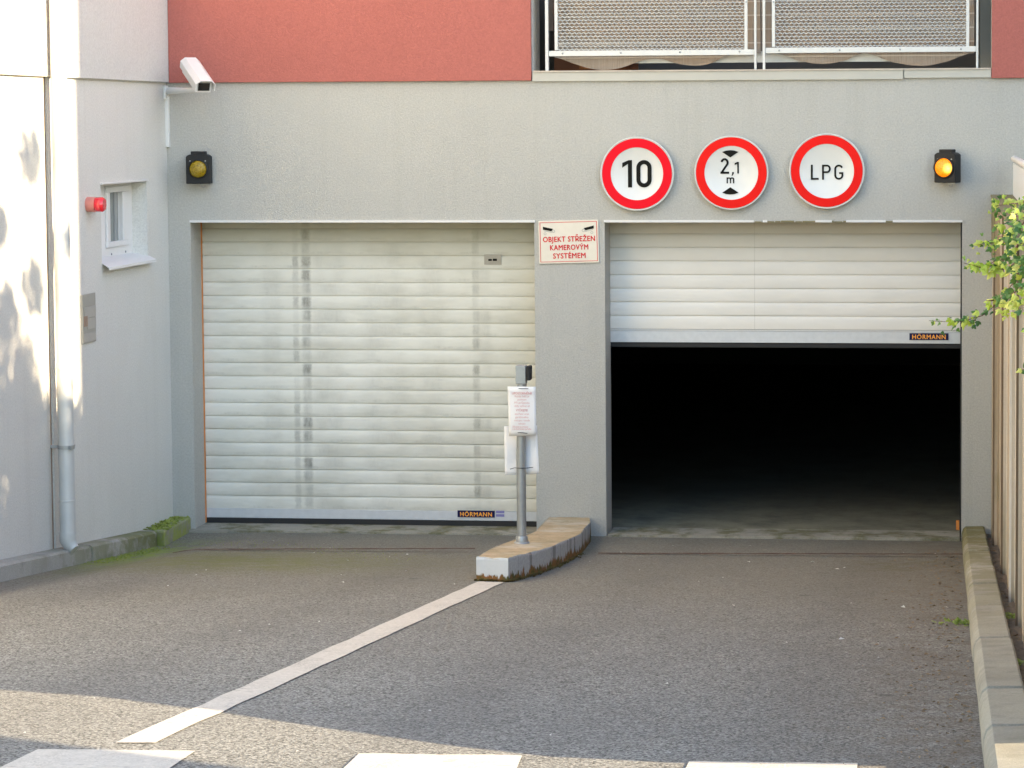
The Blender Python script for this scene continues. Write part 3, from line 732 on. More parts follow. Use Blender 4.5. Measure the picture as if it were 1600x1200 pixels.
# moss and weeds along its foot
def tufts(name, pts, mat, n, rad, hgt, seed, **kw):
    r = random.Random(seed); mb = MB()
    for i in range(n):
        k = r.uniform(0, len(pts) - 1.001); q = int(k); p = Vector(pts[q]).lerp(Vector(pts[q + 1]), k - q)
        p.x += r.gauss(0, rad); p.y += r.gauss(0, rad); z = zg(p.x, p.y)
        for b in range(3):
            an = r.uniform(0, 6.28); l = r.uniform(.4, 1) * hgt; wv = Vector((math.cos(an), math.sin(an), 0)); sd_ = Vector((-wv.y, wv.x, 0)) * l * .35
            mb.add([Vector((p.x, p.y, z - .002)) , Vector((p.x, p.y, z + l * .5)) + wv * l * .4 + sd_, Vector((p.x, p.y, z + l * .7)) + wv * l, Vector((p.x, p.y, z + l * .5)) + wv * l * .4 - sd_], [(0, 1, 2, 3)])
    return mb.build(name, mat, fix=False, **kw)
MOSSB = plain('brown_moss', (.17, .12, .03), .9, 0, .3, 20); MOSSG = plain('green_moss', (.34, .40, .07), .9, 0, .3, 20)
foot = [(p.x, p.y - .01, 0) for p in (P[0], P[11], P[10], P[9], P[8], P[7])]
tufts('moss', foot, MOSSB, 420, .014, .022, 3, kind='stuff')
tufts('moss', [(-5.45, -.9, 0), (-5.45, -2.3, 0)], MOSSG, 420, .05, .011, 4, kind='stuff')
def top_moss():
    r = random.Random(21); mb = MB()
    for _ in range(420):
        u = r.random(); v = r.random() ** .7; x = -5.63 + (.125 + .05 * v) * u; y = -.74 * v - .01; z = Z0 - SL * y + (.112 - .056 * v) - .004
        if r.random() < .35 + .5 * v:
            l = r.uniform(.008, .02); an = r.uniform(0, 6.28); d = Vector((math.cos(an), math.sin(an), 0)) * l; e = Vector((-d.y, d.x, 0)) * .5
            mb.add([Vector((x, y, z)) - d, Vector((x, y, z + l * .7)) + e, Vector((x, y, z)) + d, Vector((x, y, z + l * .3)) - e], [(0, 1, 2, 3)])
    mb.build('moss', MOSSG, fix=False, kind='stuff')
top_moss()
tufts('moss', [(-5.2, -.8, 0), (-4.2, -1.6, 0), (-3.4, -2.4, 0)], MOSSG, 260, .16, .006, 14, kind='stuff')

# post with reader, papers -------------------------------------------
pb = onG(814, 848, H); pz0 = Z0 - SL * pb.y + H
dpost = pb.y
post = thing('reader_post', 'galvanised post with black card reader standing on the concrete island', 'post', (pb.x, pb.y, pz0))
def PY(px, py, y=None): return onY(px, py, dpost if y is None else y)
ztp = PY(817, 573).z; xc = PY(814.5, 760).x
MB().tube([(xc, dpost, pz0), (xc, dpost, (pz0 + ztp) / 2), (PY(816, 600).x, dpost, ztp - .03)], .029, 20).build('pole', GALV, post, smooth=40)
MB().lathe([(.05, 0), (.045, .006), (.037, .008), (.037, .038), (.034, .042), (.029, .0425)], (xc, dpost, pz0), (0, 0, 1), 24).build('socket', GALV, post, smooth=40)
a = PY(805.5, 571.5, dpost - .03); b = PY(821.5, 600, dpost - .03)
MB().box((a.x, dpost - .034, b.z), (b.x, dpost + .03, a.z)).build('bracket', GALV, post, bevel=.003)
a = PY(822.5, 572, dpost - .05); b = PY(829, 594.5, dpost - .05)
MB().box((a.x, dpost - .06, b.z), (b.x, dpost + .02, a.z)).build('card_reader', BLACKP, post, bevel=.006)
def sheetpaper(corn, y, name, bulge, lab, yfun=None):
    (x0, z0), (x1, z1), (x2, z2), (x3, z3) = corn; mb = MB(); n = 10
    for j in range(n + 1):
        for i in range(n + 1):
            u = i / n; v = j / n; px = (x0 * (1 - u) + x1 * u) * (1 - v) + (x3 * (1 - u) + x2 * u) * v; py = (z0 * (1 - u) + z1 * u) * (1 - v) + (z3 * (1 - u) + z2 * u) * v
            yy = y + bulge(u, v); mb.v.append(tuple(onY(px, py, yy)))
    for j in range(n):
        for i in range(n): q = j * (n + 1) + i; mb.f.append([q, q + 1, q + n + 2, q + n + 1])
    return mb
yp = dpost - .040
p1 = thing('paper_notice', 'white paper notice with red print tied to the front of the post', 'notice', PY(815, 681, yp))
c1 = ((793, 604), (836.8, 604.3), (838, 680.5), (795.5, 681.5))
o = sheetpaper(c1, yp, 'paper', lambda u, v: .006 * math.sin(u * 3.1) * -1 + .004 * math.sin(v * 7), None).build('paper', PAPER, p1, smooth=60, fix=False)
s = o.modifiers.new('s', 'SOLIDIFY'); s.thickness = .0008; s.offset = 1
lines = [('UPOZORNĚNÍ!', 615, 32, 1), ('Každý řidič je', 619.5, 23, 0), ('povinen', 624.5, 14, 0), ('Při průjezdu', 629.5, 24, 0), ('vždy vyčkat až', 634.5, 25, 0), ('VYČKEJTE!', 641.5, 19, 1),
         ('zavření vrat', 647, 23, 0), ('garážového', 652, 21, 0), ('vstupu osob', 657, 25, 0), ('zakázán', 662, 11, 0), ('Děkujeme za pochopení', 667, 25, 0), ('a za dodržování pořádku', 670.5, 30, 0)]
mb = MB(); yl = yp - .0115
for tx, py, wpx, bd in lines:
    cx = 815.5 if wpx != 25 or py < 660 else 813; q = onY(cx, py + 1.2, yl)
    t = text_mesh(tx, .017 if not bd else .019, q, (1, 0, 0), (0, 0, 1), bold=.0005 if bd else 0)
    xv = [v[0] for v in t.v]; k = (wpx / F * (dpost - CAM.y)) / (max(xv) - min(xv)); t.v = [(q.x + (v[0] - q.x) * k, v[1], v[2]) for v in t.v]; mb.add(t.v, t.f)
mb.build('printed_text', PINK, p1, fix=False)
mb = MB()
for (x0, y0, x1, y1) in ((810.5, 607, 825.5, 607.3), (809, 676, 824, 677.2)):
    MB().tube([PY(x0, y0, yp - .004), PY((x0 + x1) / 2, y0 + .2, yp - .014), PY(x1, y1, yp - .004)], .002, 6).build('cable_tie', RUBBER, p1)
p2 = thing('paper_notice', 'blank backed crumpled white paper strapped behind the post below the printed notice', 'notice', PY(815, 742, dpost + .035))
c2 = ((787.5, 666), (839, 664.5), (842.5, 740.5), (789, 742.5))
mb = sheetpaper(c2, dpost + .036, 'paper', lambda u, v: -.02 * abs(u - .5) * 2 * (.3 + v) + .004 * math.sin(v * 9 + u * 5), None)
o = mb.build('paper', PAPER, p2, smooth=60, fix=False); s = o.modifiers.new('s', 'SOLIDIFY'); s.thickness = .0008
MB().tube([PY(797, 733, dpost + .0), PY(804, 731, dpost - .02), PY(814, 731.6, dpost - .0325), PY(824, 731.3, dpost - .02), PY(833, 730, dpost + .0)], .0022, 6).build('cable_tie', RUBBER, p2)

# round signs ---------------------------------------------------------
def round_sign(px, py, rpx, rin, rout, red, label, draw):
    y = -.05; c = onY(px, py, y); k = (y - CAM.y) / F; r = rpx * k
    t = thing('traffic_sign', label, 'traffic sign', (c.x, y, c.z - r), 'round signs above the open garage door')
    MB().lathe([(r * .97, .02), (r, .017), (r, -.001), (r * .985, -.003), (r * .975, 0.0)], c, (0, 1, 0), 64).build('sign_plate', SIGNW, t, smooth=50)
    mb = MB(); n = 72; ri = rin * k; ro = rout * k
    mb.add([(c.x + q * math.cos(2 * math.pi * i / n), y - .0045, c.z + q * math.sin(2 * math.pi * i / n)) for q in (ri, ro) for i in range(n)], [(i, (i + 1) % n, n + (i + 1) % n, n + i) for i in range(n)])
    mb.build('red_ring', red, t)
    mb = MB(); draw(mb, lambda p: (c.x + p[0] * k, y - .0045, c.z + p[1] * k)); mb.build('lettering', SIGNK, t)
    for s in (-1, 1): MB().box((c.x + s * r * .5 - .02, y + .018, c.z - .03), (c.x + s * r * .5 + .02, -.001, c.z + .03)).build('bracket', GALV, t)
round_sign(995.3, 271.5, 58.2, 41.5, 55.3, SIGNR, 'round red ringed sign reading 10', lambda mb, T: write(mb, '10', 0, -21.5, 43, .15, .16, T))
def d2(mb, T):
    write(mb, '2', -10.2, -1.5, 24.5, .135, .1, T); write(mb, ',', 2.2, -1.5, 19, .135, .1, T); write(mb, '1', 8.6, -1, 18, .135, .1, T); write(mb, 'm', -2, -16.5, 13.5, .15, 0, T)
    for s in (1, -1):
        cy = 24 if s > 0 else -22.5
        mb.add([T((-1.5, cy + (7 if 0 else 0) * s)), T((11.5, cy + 8.6 * s)), T((5, cy + 10.8 * s)), T((-1.5, cy + 11.4 * s)), T((-8, cy + 10.8 * s)), T((-14.5, cy + 8.6 * s))], [(0, 1, 2, 3, 4, 5)])
round_sign(1142.7, 270, 58, 42.2, 55.6, SIGNR2, 'round red ringed sign reading 2,1 m between black arrowheads', d2)
round_sign(1291.8, 267.3, 58.7, 42.5, 56, SIGNR2, 'round red ringed sign reading LPG', lambda mb, T: write(mb, 'LPG', 0.6, -13.5, 23.5, .125, .22, T))

# camera notice --------------------------------------------------------
yn = -.012
nt_ = thing('warning_sign', 'cream rectangular sign with red Czech lettering about camera surveillance on the pillar', 'sign', onY(888, 411, yn))
def plate(corners, y0, y1): 
    mb = MB(); P = [onY(px, py, y0) for px, py in corners]; return mb.prism(P, (0, y1 - y0, 0))
plate([(841, 345.5), (934.5, 343), (936.3, 410), (842.5, 412.3)], yn, -.001).build('sign_plate', NOTICE, nt_, bevel=.001)
def notxy(u, v):           # u,v in 0..1 across the plate
    a = Vector((841, 345.5)).lerp(Vector((934.5, 343)), u); b = Vector((842.5, 412.3)).lerp(Vector((936.3, 410)), u); q = a.lerp(b, v); return onY(q.x, q.y, yn - .0015)
mb = MB(); e = .022; t_ = .010
for (u0, v0, u1, v1) in ((e, e * 1.6, 1 - e, e * 1.6 + t_ * 1.2), (e, 1 - e * 1.6 - t_ * 1.2, 1 - e, 1 - e * 1.6), (e, e * 1.6 + t_ * 1.3, e + t_, 1 - e * 1.6 - t_ * 1.3), (1 - e - t_, e * 1.6 + t_ * 1.3, 1 - e, 1 - e * 1.6 - t_ * 1.3)):
    mb.add([notxy(u0, v0), notxy(u1, v0), notxy(u1, v1), notxy(u0, v1)], [(0, 1, 2, 3)])
mb.build('border', NOTRED, nt_)
mb = MB(); ux = (notxy(1, .5) - notxy(0, .5)).normalized(); uz = (notxy(.5, 0) - notxy(.5, 1)).normalized()
for tx, v, wu in (('OBJEKT STŘEŽEN', .495, .87), ('KAMEROVÝM', .69, .64), ('SYSTÉMEM', .885, .545)):
    t = text_mesh(tx, .0535, (0, 0, 0), (1, 0, 0), (0, 0, 1), bold=.0016, sp=1.08); xv = [q[0] for q in t.v]; W_ = (notxy(1, .5) - notxy(0, .5)).length
    k = wu * W_ / (max(xv) - min(xv)); mid = (max(xv) + min(xv)) / 2; og = notxy(.505, v)
    mb.add([og + ux * (q[0] - mid) * k + uz * q[2] + Vector((0, q[1], 0)) for q in t.v], t.f)
mb.build('lettering', NOTRED, nt_, fix=False)
for s in (0, 1):
    mb = MB(); ml = MB()
    f = (lambda u, v: notxy(u, v)) if s == 0 else (lambda u, v: notxy(1 - u, v))
    mb.add([f(.075, .135), f(.245, .19), f(.215, .245), f(.075, .205)], [(0, 1, 2, 3)])
    for (cu, cv, rr) in ((.25, .245, .026), (.11, .30, .022)):
        n = 14; b0 = len(ml.v)
        for q in (rr, rr * .72):
            for i in range(n): ml.v.append(tuple(f(cu + q * math.cos(6.2832 * i / n), cv + q * 1.35 * math.sin(6.2832 * i / n))))
        for i in range(n): ml.f.append([b0 + i, b0 + (i + 1) % n, b0 + n + (i + 1) % n, b0 + n + i])
    ml.add([f(.09, .222), f(.225, .262), f(.222, .275), f(.09, .238)], [(0, 1, 2, 3)])
    mb.build('camera_symbol', SIGNK, nt_); ml.build('symbol_outline', GALV, nt_)

# warning lights ---------------------------------------------------------
def warn_light(c, ang, wd, ht, dp, lensm, label, lr, loff):
    t = thing('warning_light', label, 'warning light', (c.x, -.001, c.z - ht / 2), 'amber lamps flanking the garage doors')
    Rz = Matrix.Rotation(ang, 4, 'Z'); base = Vector((c.x, c.y, c.z))
    def tf(mb): mb.v = [tuple(base + (Rz @ Vector(v))) for v in mb.v]; return mb
    mb = MB(); mb.prism([(-wd / 2, 0, -ht / 2), (wd / 2, 0, -ht / 2), (wd / 2, 0, ht * .43), (wd * .36, 0, ht / 2), (-wd * .36, 0, ht / 2), (-wd / 2, 0, ht * .43)], (0, dp, 0)); tf(mb).build('housing', BLACKP, t, bevel=.006)
    mb = MB(); mb.lathe([(lr * 1.16, .0), (lr * 1.16, .008), (lr * 1.03, .012), (lr * 1.0, .0)], (loff, -.0005, 0), (0, -1, 0), 32); tf(mb).build('bezel', BLACKP, t, smooth=40)
    mb = MB(); mb.lathe([(lr, 0), (lr * .95, .012), (lr * .75, .024), (lr * .4, .032), (.001, .034)], (loff, -.001, 0), (0, -1, 0), 32); tf(mb).build('lens', lensm, t, smooth=60)
    mb = MB(); mb.box((-wd * .30, .01, ht / 2 - .002), (wd * .30, dp * .8, ht / 2 + .022)); tf(mb).build('top_flange', BLACKP, t, bevel=.003)
    mb = MB(); pts = [(wd * .18 + .013 * math.cos(a_), dp * .4, -ht / 2 - .016 + .013 * math.sin(a_)) for a_ in [k_ * .65 for k_ in range(0, 11)]]; mb.tube(pts, .003, 8)
    mb.box((wd * .05, dp * .3, -ht / 2 - .008), (wd * .42, dp * .6, -ht / 2 + .001)); tf(mb).build('catch', GALV, t)
    for sx in (-1, 1): mb = MB(); mb.lathe([(.005, 0), (.005, .003)], (sx * wd * .32, 0, ht * .28), (0, -1, 0), 8); tf(mb).build('screw', GALV, t)
k = 18 / F
cl = onY(309, 264.3, -.13)
warn_light(cl, R(6), 38.5 * k, 47 * k, .11, lens('amber_lens', (.40, .27, .01)), 'unlit amber warning lamp under the security camera', 13.8 * k, .002)
cr_ = onY(1474, 261.8, -.15)
ce = onY(1476.5, 261.3, -.15)
hot = onY(1481, 263.5, -.17)
warn_light(onY(1476, 262, -.13), R(-24), 36 * k, 47 * k, .10, lens('lit_amber_lens', (.75, .28, .01), hot), 'lit amber warning lamp above the right edge of the open door', 14.6 * k, -.006)

# CCTV ------------------------------------------------------------------
cam_t = thing('security_camera', 'white boxy security camera on a wall arm above the left warning lamp', 'security camera', onX(258, 150, -5.637))
pf = onY(319.5, 138, -.62); pbk = onY(298, 106, -.32)
ax = (pf - pbk).normalized(); pf = pbk + ax * .30; pbk = pf - ax * .41
# keep the front where the photo has it
sh = onY(319.5, 137, pf.y) - pf; pf += sh; pbk += sh
sd_ = ax.cross(Vector((0, 0, 1))).normalized(); upv = sd_.cross(ax)
def P3(o, a, b, c): return o + sd_ * a + upv * b + ax * c
w2, h2 = .066, .055
def ringc(o, w, h, c, ch=.3): return [P3(o, *q, c) for q in ((-w, -h), (w, -h), (w, h * (1 - ch)), (w * .6, h), (-w * .6, h), (-w, h * (1 - ch)))]
MB().loft([ringc(pbk, w2 * .84, h2 * .82, .01), ringc(pf, w2 * .84, h2 * .82, -.02)]).build('housing', PLASTW, cam_t, bevel=.003)
# sun hood: folded sheet over the housing
out = [(-1.06, -.25), (-1.06, .62), (-.6, 1.12), (.6, 1.12), (1.06, .62), (1.06, -.25)]; inn = [(-.99, -.25), (-.99, .60), (-.57, 1.04), (.57, 1.04), (.99, .60), (.99, -.25)]
hood = out + inn[::-1]
MB().loft([[P3(pbk, a * w2, b * h2, -.01) for a, b in hood], [P3(pf, a * w2, b * h2, .025) for a, b in hood]]).build('sun_hood', PLASTW, cam_t)
MB().loft([ringc(pf, w2 * .62, h2 * .52, -.019, .02), ringc(pf, w2 * .62, h2 * .52, -.012, .02)]).build('front_glass', GLASSD, cam_t)
mb = MB(); a = onX(257.5, 133.5, -5.637); b = onX(258, 155, -5.637); yb = a.y
mb.box((-5.6365, yb - .045, b.z), (-5.619, yb + .045, a.z)); mb.build('wall_plate', PLASTW, cam_t, bevel=.004)
e = P3((pf + pbk) / 2, 0, -h2 * .82, .02)
s0 = Vector((-5.62, yb, onX(260, 142, -5.617).z))
mb = MB(); mb.tube([s0, s0.lerp(Vector((e.x, e.y, s0.z)), .8), Vector((e.x, e.y, s0.z + .0)), e], [.026, .018, .016, .016], 14); mb.build('arm', PLASTW, cam_t, smooth=60)
a = onX(260, 149, -5.627); b = onX(266, 230, -5.607)
o = MB().box((-5.6365, onX(260, 190, -5.627).y - .0, onX(262, 230, -5.627).z), (-5.612, onX(260, 190, -5.627).y + .05, onX(262, 151, -5.627).z)).build('cable_duct', PLASTW, label='narrow white cable duct running down the wall from the security camera', category='cable duct', bevel=.002); origin_base(o)

# siren, meter box, downpipe ------------------------------------------------
c = onX(136.5, 319.5, -5.636)
si = thing('siren', 'small red round alarm beacon left of the window', 'siren', c)
MB().lathe([(.050, 0), (.050, .055), (.047, .058)], c, (1, 0, 0), 28).build('base', SIRENB, si, smooth=40)
MB().lathe([(.046, .0585), (.049, .062), (.049, .105), (.040, .118), (.001, .121)], c, (1, 0, 0), 28).build('dome', SIREN, si, smooth=50)
a = onX(127.7, 461, -5.627); b = onX(150, 532, -5.627)
mt = thing('meter_box', 'grey flat meter box cover with faded labels on the side wall', 'meter box', (-5.632, (a.y + b.y) / 2, onX(139, 535, -5.627).z))
z0, z1 = onX(139, 535.5, -5.627).z, onX(139, 459, -5.627).z; hh_ = z1 - z0
MB().box((-5.6365, a.y, z0), (-5.625, b.y, z1)).build('cover', METER, mt, bevel=.002)
mb = MB()
for v0, v1, u0, u1 in ((.52, .74, .15, .97), (.28, .50, .35, .97), (.03, .2, .05, .95)):
    mb.box((-5.6249, a.y + (b.y - a.y) * u0, z0 + hh_ * v0), (-5.621, a.y + (b.y - a.y) * u1, z0 + hh_ * v1))
mb.build('label_plate', plain('grey_label', (.42, .40, .35), .5, 0, .1, 20), mt)
MB().box((-5.6249, a.y + (b.y - a.y) * .1, z0 + hh_ * .35), (-5.6205, a.y + (b.y - a.y) * .33, z0 + hh_ * .56)).build('rusty_tag', plain('rusty_label', (.38, .26, .18), .7, 0, .2, 20), mt)
pc = onX(97.5, 60, -5.537); pc2 = onX(99, 840, -5.537); ypp = onX(98.5, 450, -5.537).y
dp = thing('downpipe', 'pale round rainwater downpipe in front of the wall joint', 'downpipe', (-5.537, ypp, .3))
zlow = onX(99, 850, -5.537).z
MB().tube([(-5.537, ypp, 8.9), (-5.537, ypp, zlow)], .05, 28).build('pipe', PIPE, dp, smooth=40)
sp = [Vector((-5.537, ypp, zlow)), Vector((-5.522, ypp, zlow - .03)), Vector((-5.489, ypp, zlow - .052)), Vector((-5.472, ypp, zlow - .06))]
MB().tube([(-5.537, ypp, zlow + .06), (-5.537, ypp, zlow + .01), (-5.522, ypp, zlow - .025), (-5.492, ypp - .01, zlow - .05)], [.054, .054, .047, .033], 20).build('shoe', PIPE, dp, smooth=50)
zc = onX(98, 700, -5.537).z
mb = MB(); mb.lathe([(.050, -.012), (.055, -.012), (.055, .012), (.050, .012)], (-5.537, ypp, zc), (0, 0, 1), 28); mb.box((-5.637, ypp - .01, zc - .01), (-5.587, ypp + .01, zc + .01)); mb.box((-5.489, ypp - .07, zc - .012), (-5.482, ypp - .03, zc + .012)); mb.build('pipe_clamp', GALV, dp)
zj = onX(98, 785, -5.537).z
MB().lathe([(.0505, -.006), (.053, -.004), (.053, .004), (.0505, .006)], (-5.537, ypp, zj), (0, 0, 1), 28).build('pipe_collar', PIPE, dp)
MB().lathe([(.0505, -.02), (.054, -.018), (.054, .018), (.0505, .02)], (-5.537, ypp, onX(98, 573, -5.537).z), (0, 0, 1), 28).build('pipe_collar', PIPE, dp)

# fence on the right --------------------------------------------------------
XF = .332; ZF = onY(1560, 307, -.05).z
fn = thing('boundary_fence', 'tall beige fence of upright ribbed concrete panels along the right kerb', 'fence', (XF, -5.4, .5))
ribs = [-.02]; y = -.35
edges = []
for px in (1556, 1564.5, 1568.5, 1574, 1581, 1588, 1592.5, 1598, 1606, 1616):
    edges.append(CAM.y + XF * F / (px - 1478))
prof = []; yprev = -.003; out_ = 0
# alternating proud / set back bays; the steps facing the street show as bright stripes
for i, ye in enumerate(edges + [-10.3]):
    off = (0, .028, .004, .034, .006, .03, .003, .028, .006, .03, .0)[i]
    prof += [(XF + off, yprev), (XF + off, ye + .05), (XF + off + .016, ye + .045), (XF + off + .016, ye + .012)]
    # small groove pair in the bay
    yprev = ye - .0
mb = MB(); n = len(prof)
def zt_f(y): return ZF + (0 if y > -3 else max(0, (-3 - y)) * .0)
mb.add([(x, y, zg(0, y) - .1) for x, y in prof] + [(x, y, zt_f(y)) for x, y in prof], [(i, i + 1, n + i + 1, n + i) for i in range(n - 1)])
mb.add([(XF + .16, y, zg(0, y) - .1) for x, y in (prof[0], prof[-1])] + [(XF + .16, y, zt_f(y)) for x, y in (prof[0], prof[-1])], [(0, 1, 3, 2)])
mb.build('panel', FENCE, fn, fix=True)
STRIP = plain('brown_edge_strip', (.20, .14, .085), .9, 0, .2, 14); PALE = plain('pale_edge_strip', (.74, .68, .58), .8, 0, .1, 14)  # dark brown and pale strips along the bay edges
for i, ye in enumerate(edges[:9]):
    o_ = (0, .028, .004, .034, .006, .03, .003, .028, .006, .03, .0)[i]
    MB().box((XF + o_ - .011, ye + .06, zg(0, ye) - .05), (XF + o_ + .02, ye + .10, ZF - .45 if i < 2 else ZF - .002)).build('edge_strip', (STRIP, PALE, STRIP)[i % 3], fn)
# unseen end panel, outline shaped to cast the shadow edge over the drive
yg = zg(0, -10.3)
mb = MB(); mb.prism([(XF + .02, yy, yg + h_) for yy, h_ in ((-10.2, -.15), (-10.28, -.15), (-10.3, .02), (-10.66, .23), (-11.0, .44), (-11.16, .59), (-11.17, .7), (-11.11, .86), (-11.03, 1.01), (-11.0, 1.17), (-11.1, 1.31), (-11.12, 1.46), (-10.2, 1.46))], (.10, 0, 0))
mb.build('shadow_panel', FENCE, fn)
mb = MB(); mb.box((XF - .012, -1.2, ZF), (XF + .2, -.002, ZF + .012)); mb.box((XF - .012, -10.6, ZF), (XF + .2, -1.204, ZF + .012)); mb.build('cap', OLIVE, fn)
mb = MB(); mb.box((XF - .006, -1.1, ZF - .42), (XF + .12, -.002, ZF - .001)); mb.build('fence_post', OLIVE, fn)
# railing standing on the ledge behind the fence
XRl = .47
rl = thing('stair_railing', 'white railing with upright slats rising behind the ivy at the right edge', 'railing', (XRl + .02, -2, ZF))
p0 = onX(1582, 247, XRl)
y0 = max(min(p0.y, -.05), -.4)
zr_ = onY(1581, 248, -.15).z
MB().tube([(XRl + .01, -.12, zr_), (XRl + .01, -5, zr_)], .022, 14).build('handrail', WHITE, rl, smooth=40)
mb = MB(); 
for i in range(26):
    yy = -.2 - i * .19; mb.box((XRl + .002, yy - .06, ZF - .3), (XRl + .02, yy + .06, zr_ - .03))
mb.build('slats', PLASTW, rl)
MB().box((XRl + .021, -5, ZF + .10), (XRl + .035, -.1, ZF + .14)).build('rear_rail', WHITE, rl)

# ivy -----------------------------------------------------------------------
iv = thing('ivy', 'trailing ivy with bright yellow-green leaves hanging over the right fence', 'climbing plant', (XF + .12, -5.6, .7))
def leaf(mb, p, d, nrm, s):
    d = d.normalized(); nrm = (nrm - d * nrm.dot(d)).normalized(); sdv = d.cross(nrm)
    sh = [(0, 0), (.34, .08), (.50, .42), (.26, .48), (.16, .78), (0, 1), (-.16, .78), (-.26, .48), (-.50, .42), (-.34, .08)]
    V = [p + (sdv * a + d * b + nrm * (-.28 * abs(a) - .12 * b * b)) * s for a, b in sh]; mb.add(V + [p + d * .45 * s + nrm * .05 * s], [(10, i, (i + 1) % 10) for i in range(10)])
ly = MB(); lg = MB(); stm = MB(); r = random.Random(11)
def spray(pts, yv, n, young, size=.05, spread=.02, r0=.004):
    yv = [min(yy, CAM.y + .30 * F / (px - 1478)) if px > 1540 else yy for (px, py), yy in zip(pts, yv)]
    P = [onY(px, py, yy) for (px, py), yy in zip(pts, yv)]; stm.tube(P, [max(.0012, r0 * (1 - .8 * i / (len(P) - 1))) for i in range(len(P))], 6)
    n = int(n * 1.15); size *= .74
    for i in range(n):
        t = (i + r.random()) / n; k = t * (len(P) - 1); q = min(int(k), len(P) - 2); p = P[q].lerp(P[q + 1], k - q)
        p = p + Vector((r.gauss(0, spread), r.gauss(0, spread * 1.5), r.gauss(0, spread)))
        yg_ = r.random() < young(t); sz = size * r.uniform(.6, 1.15) * (.62 if t > .85 else 1)
        d = Vector((r.gauss(-.35, .6), r.gauss(-.2, .5), r.gauss(-.45, .5))); nr = Vector((r.gauss(-.2, .5), -1 + r.gauss(0, .5), r.gauss(.75, .5)))
        leaf(ly if yg_ else lg, p, d, nr, sz * (p.y - CAM.y) / 12)
# (photo points from the fence outwards)
spray([(1612, 435), (1585, 457), (1560, 473), (1535, 493), (1505, 502), (1480, 503), (1452, 501)], [-5.8, -6.0, -6.1, -6.2, -6.2, -6.3, -6.4], 44, lambda t: .12 if t < .55 else .45, .052, .013)
spray([(1525, 500), (1500, 505)], [-6.2, -6.2], 7, lambda t: .8, .034, .01)
spray([(1610, 395), (1585, 412), (1570, 420), (1545, 422), (1525, 416), (1506, 411)], [-6, -6, -6.1, -6.2, -6.2, -6.3], 58, lambda t: .25 if t < .3 else .92, .055, .015)
spray([(1612, 372), (1590, 382), (1565, 378), (1545, 380), (1527, 383)], [-6, -6.2, -6.2, -6.2, -6.2], 44, lambda t: .6, .05, .014)
spray([(1590, 385), (1575, 398), (1560, 404), (1548, 412)], [-6.1, -6.2, -6.2, -6.2], 22, lambda t: .15, .045, .012, .006)
spray([(1615, 330), (1596, 352), (1575, 366), (1555, 372)], [-5.6, -5.7, -5.7, -5.7], 56, lambda t: .35, .055, .028)
spray([(1612, 300), (1598, 318), (1580, 318), (1560, 321), (1549, 324)], [-5.4, -5.4, -5.5, -5.5, -5.5], 40, lambda t: .55, .045, .016)
spray([(1612, 340), (1590, 338), (1572, 334)], [-5.4, -5.4, -5.5], 26, lambda t: .4, .05, .018)
spray([(1612, 470), (1598, 476), (1580, 478), (1566, 484)], [-6, -6.1, -6.2, -6.2], 38, lambda t: .85, .05, .018)
spray([(1610, 455), (1596, 456)], [-6, -6.1], 16, lambda t: .95, .045, .01)
spray([(1560, 468), (1545, 470), (1541, 470)], [-6.1, -6.2, -6.2], 6, lambda t: .95, .04, .006)
spray([(1605, 400), (1592, 420), (1585, 440), (1560, 470)], [-6, -6, -6, -6.1], 34, lambda t: .1, .055, .016, .006)
spray([(1612, 420), (1592, 418), (1588, 412)], [-6.2, -6.2, -6.2], 16, lambda t: .5, .05, .012)
spray([(1612, 572), (1598, 578), (1592, 578)], [-6.4, -6.4, -6.4], 7, lambda t: .3, .045, .008)
spray([(1620, 520), (1612, 500), (1612, 440)], [-6, -6, -6], 20, lambda t: .3, .055, .02)
for k_ in range(900):          # the mass on top of the fence, beyond the frame
    p = Vector((r.uniform(.50, .95), r.uniform(-9.0, -5.0), 2.35 + r.random() ** 1.2 * .7)); leaf(lg if r.random() < .7 else ly, p, Vector((r.gauss(-.4, .5), r.gauss(0, .6), r.gauss(-.4, .4))), Vector((r.gauss(-.4, .5), r.gauss(-.4, .5), r.gauss(.8, .4))), r.uniform(.05, .08))
ly.build('young_leaves', IVY_Y, iv, fix=False); lg.build('leaves', IVY_G, iv, fix=False); stm.build('stem', STEM, iv, smooth=60)

# more trailing shoots near the right edge
# hedge behind the fence (out of frame to the right; it shades the foot of the left wall)
hd = thing('hedge', 'loose green shrub growing behind the right fence', 'shrub', (1.1, -6.9, .6))
mb = MB(); r = random.Random(5)
cl_ = [(r.uniform(.8, 1.4), r.uniform(-9.3, -5.4), r.uniform(2.4, 3.35), r.uniform(.28, .5)) for _ in range(70)] + [(r.uniform(1.8, 2.6), r.uniform(-8.9, -6.95), 3.9 + r.random() ** 1.3 * 2.0, r.uniform(.12, .26)) for _ in range(36)] + [(r.uniform(1.8, 2.6), r.uniform(-9.3, -7.1), r.uniform(3.6, 4.5), r.uniform(.15, .35)) for _ in range(30)]
for (x, y, z, q) in cl_:
    for _ in range(int(260 * q / .35)):
        d = Vector((r.gauss(0, 1), r.gauss(0, 1), r.gauss(0, 1))).normalized() * q * r.random() ** .4; p = Vector((x, y, z)) + d
        if p.x < .55: p.x = 1.1 - p.x
        a = Vector((r.gauss(0, 1), r.gauss(0, 1), r.gauss(0, 1))).normalized() * .05; b = a.orthogonal().normalized() * .03
        mb.add([p - a, p + b, p + a, p - b], [(0, 1, 2, 3)])
mb.build('foliage', HEDGE, hd, fix=False)
mb = MB()
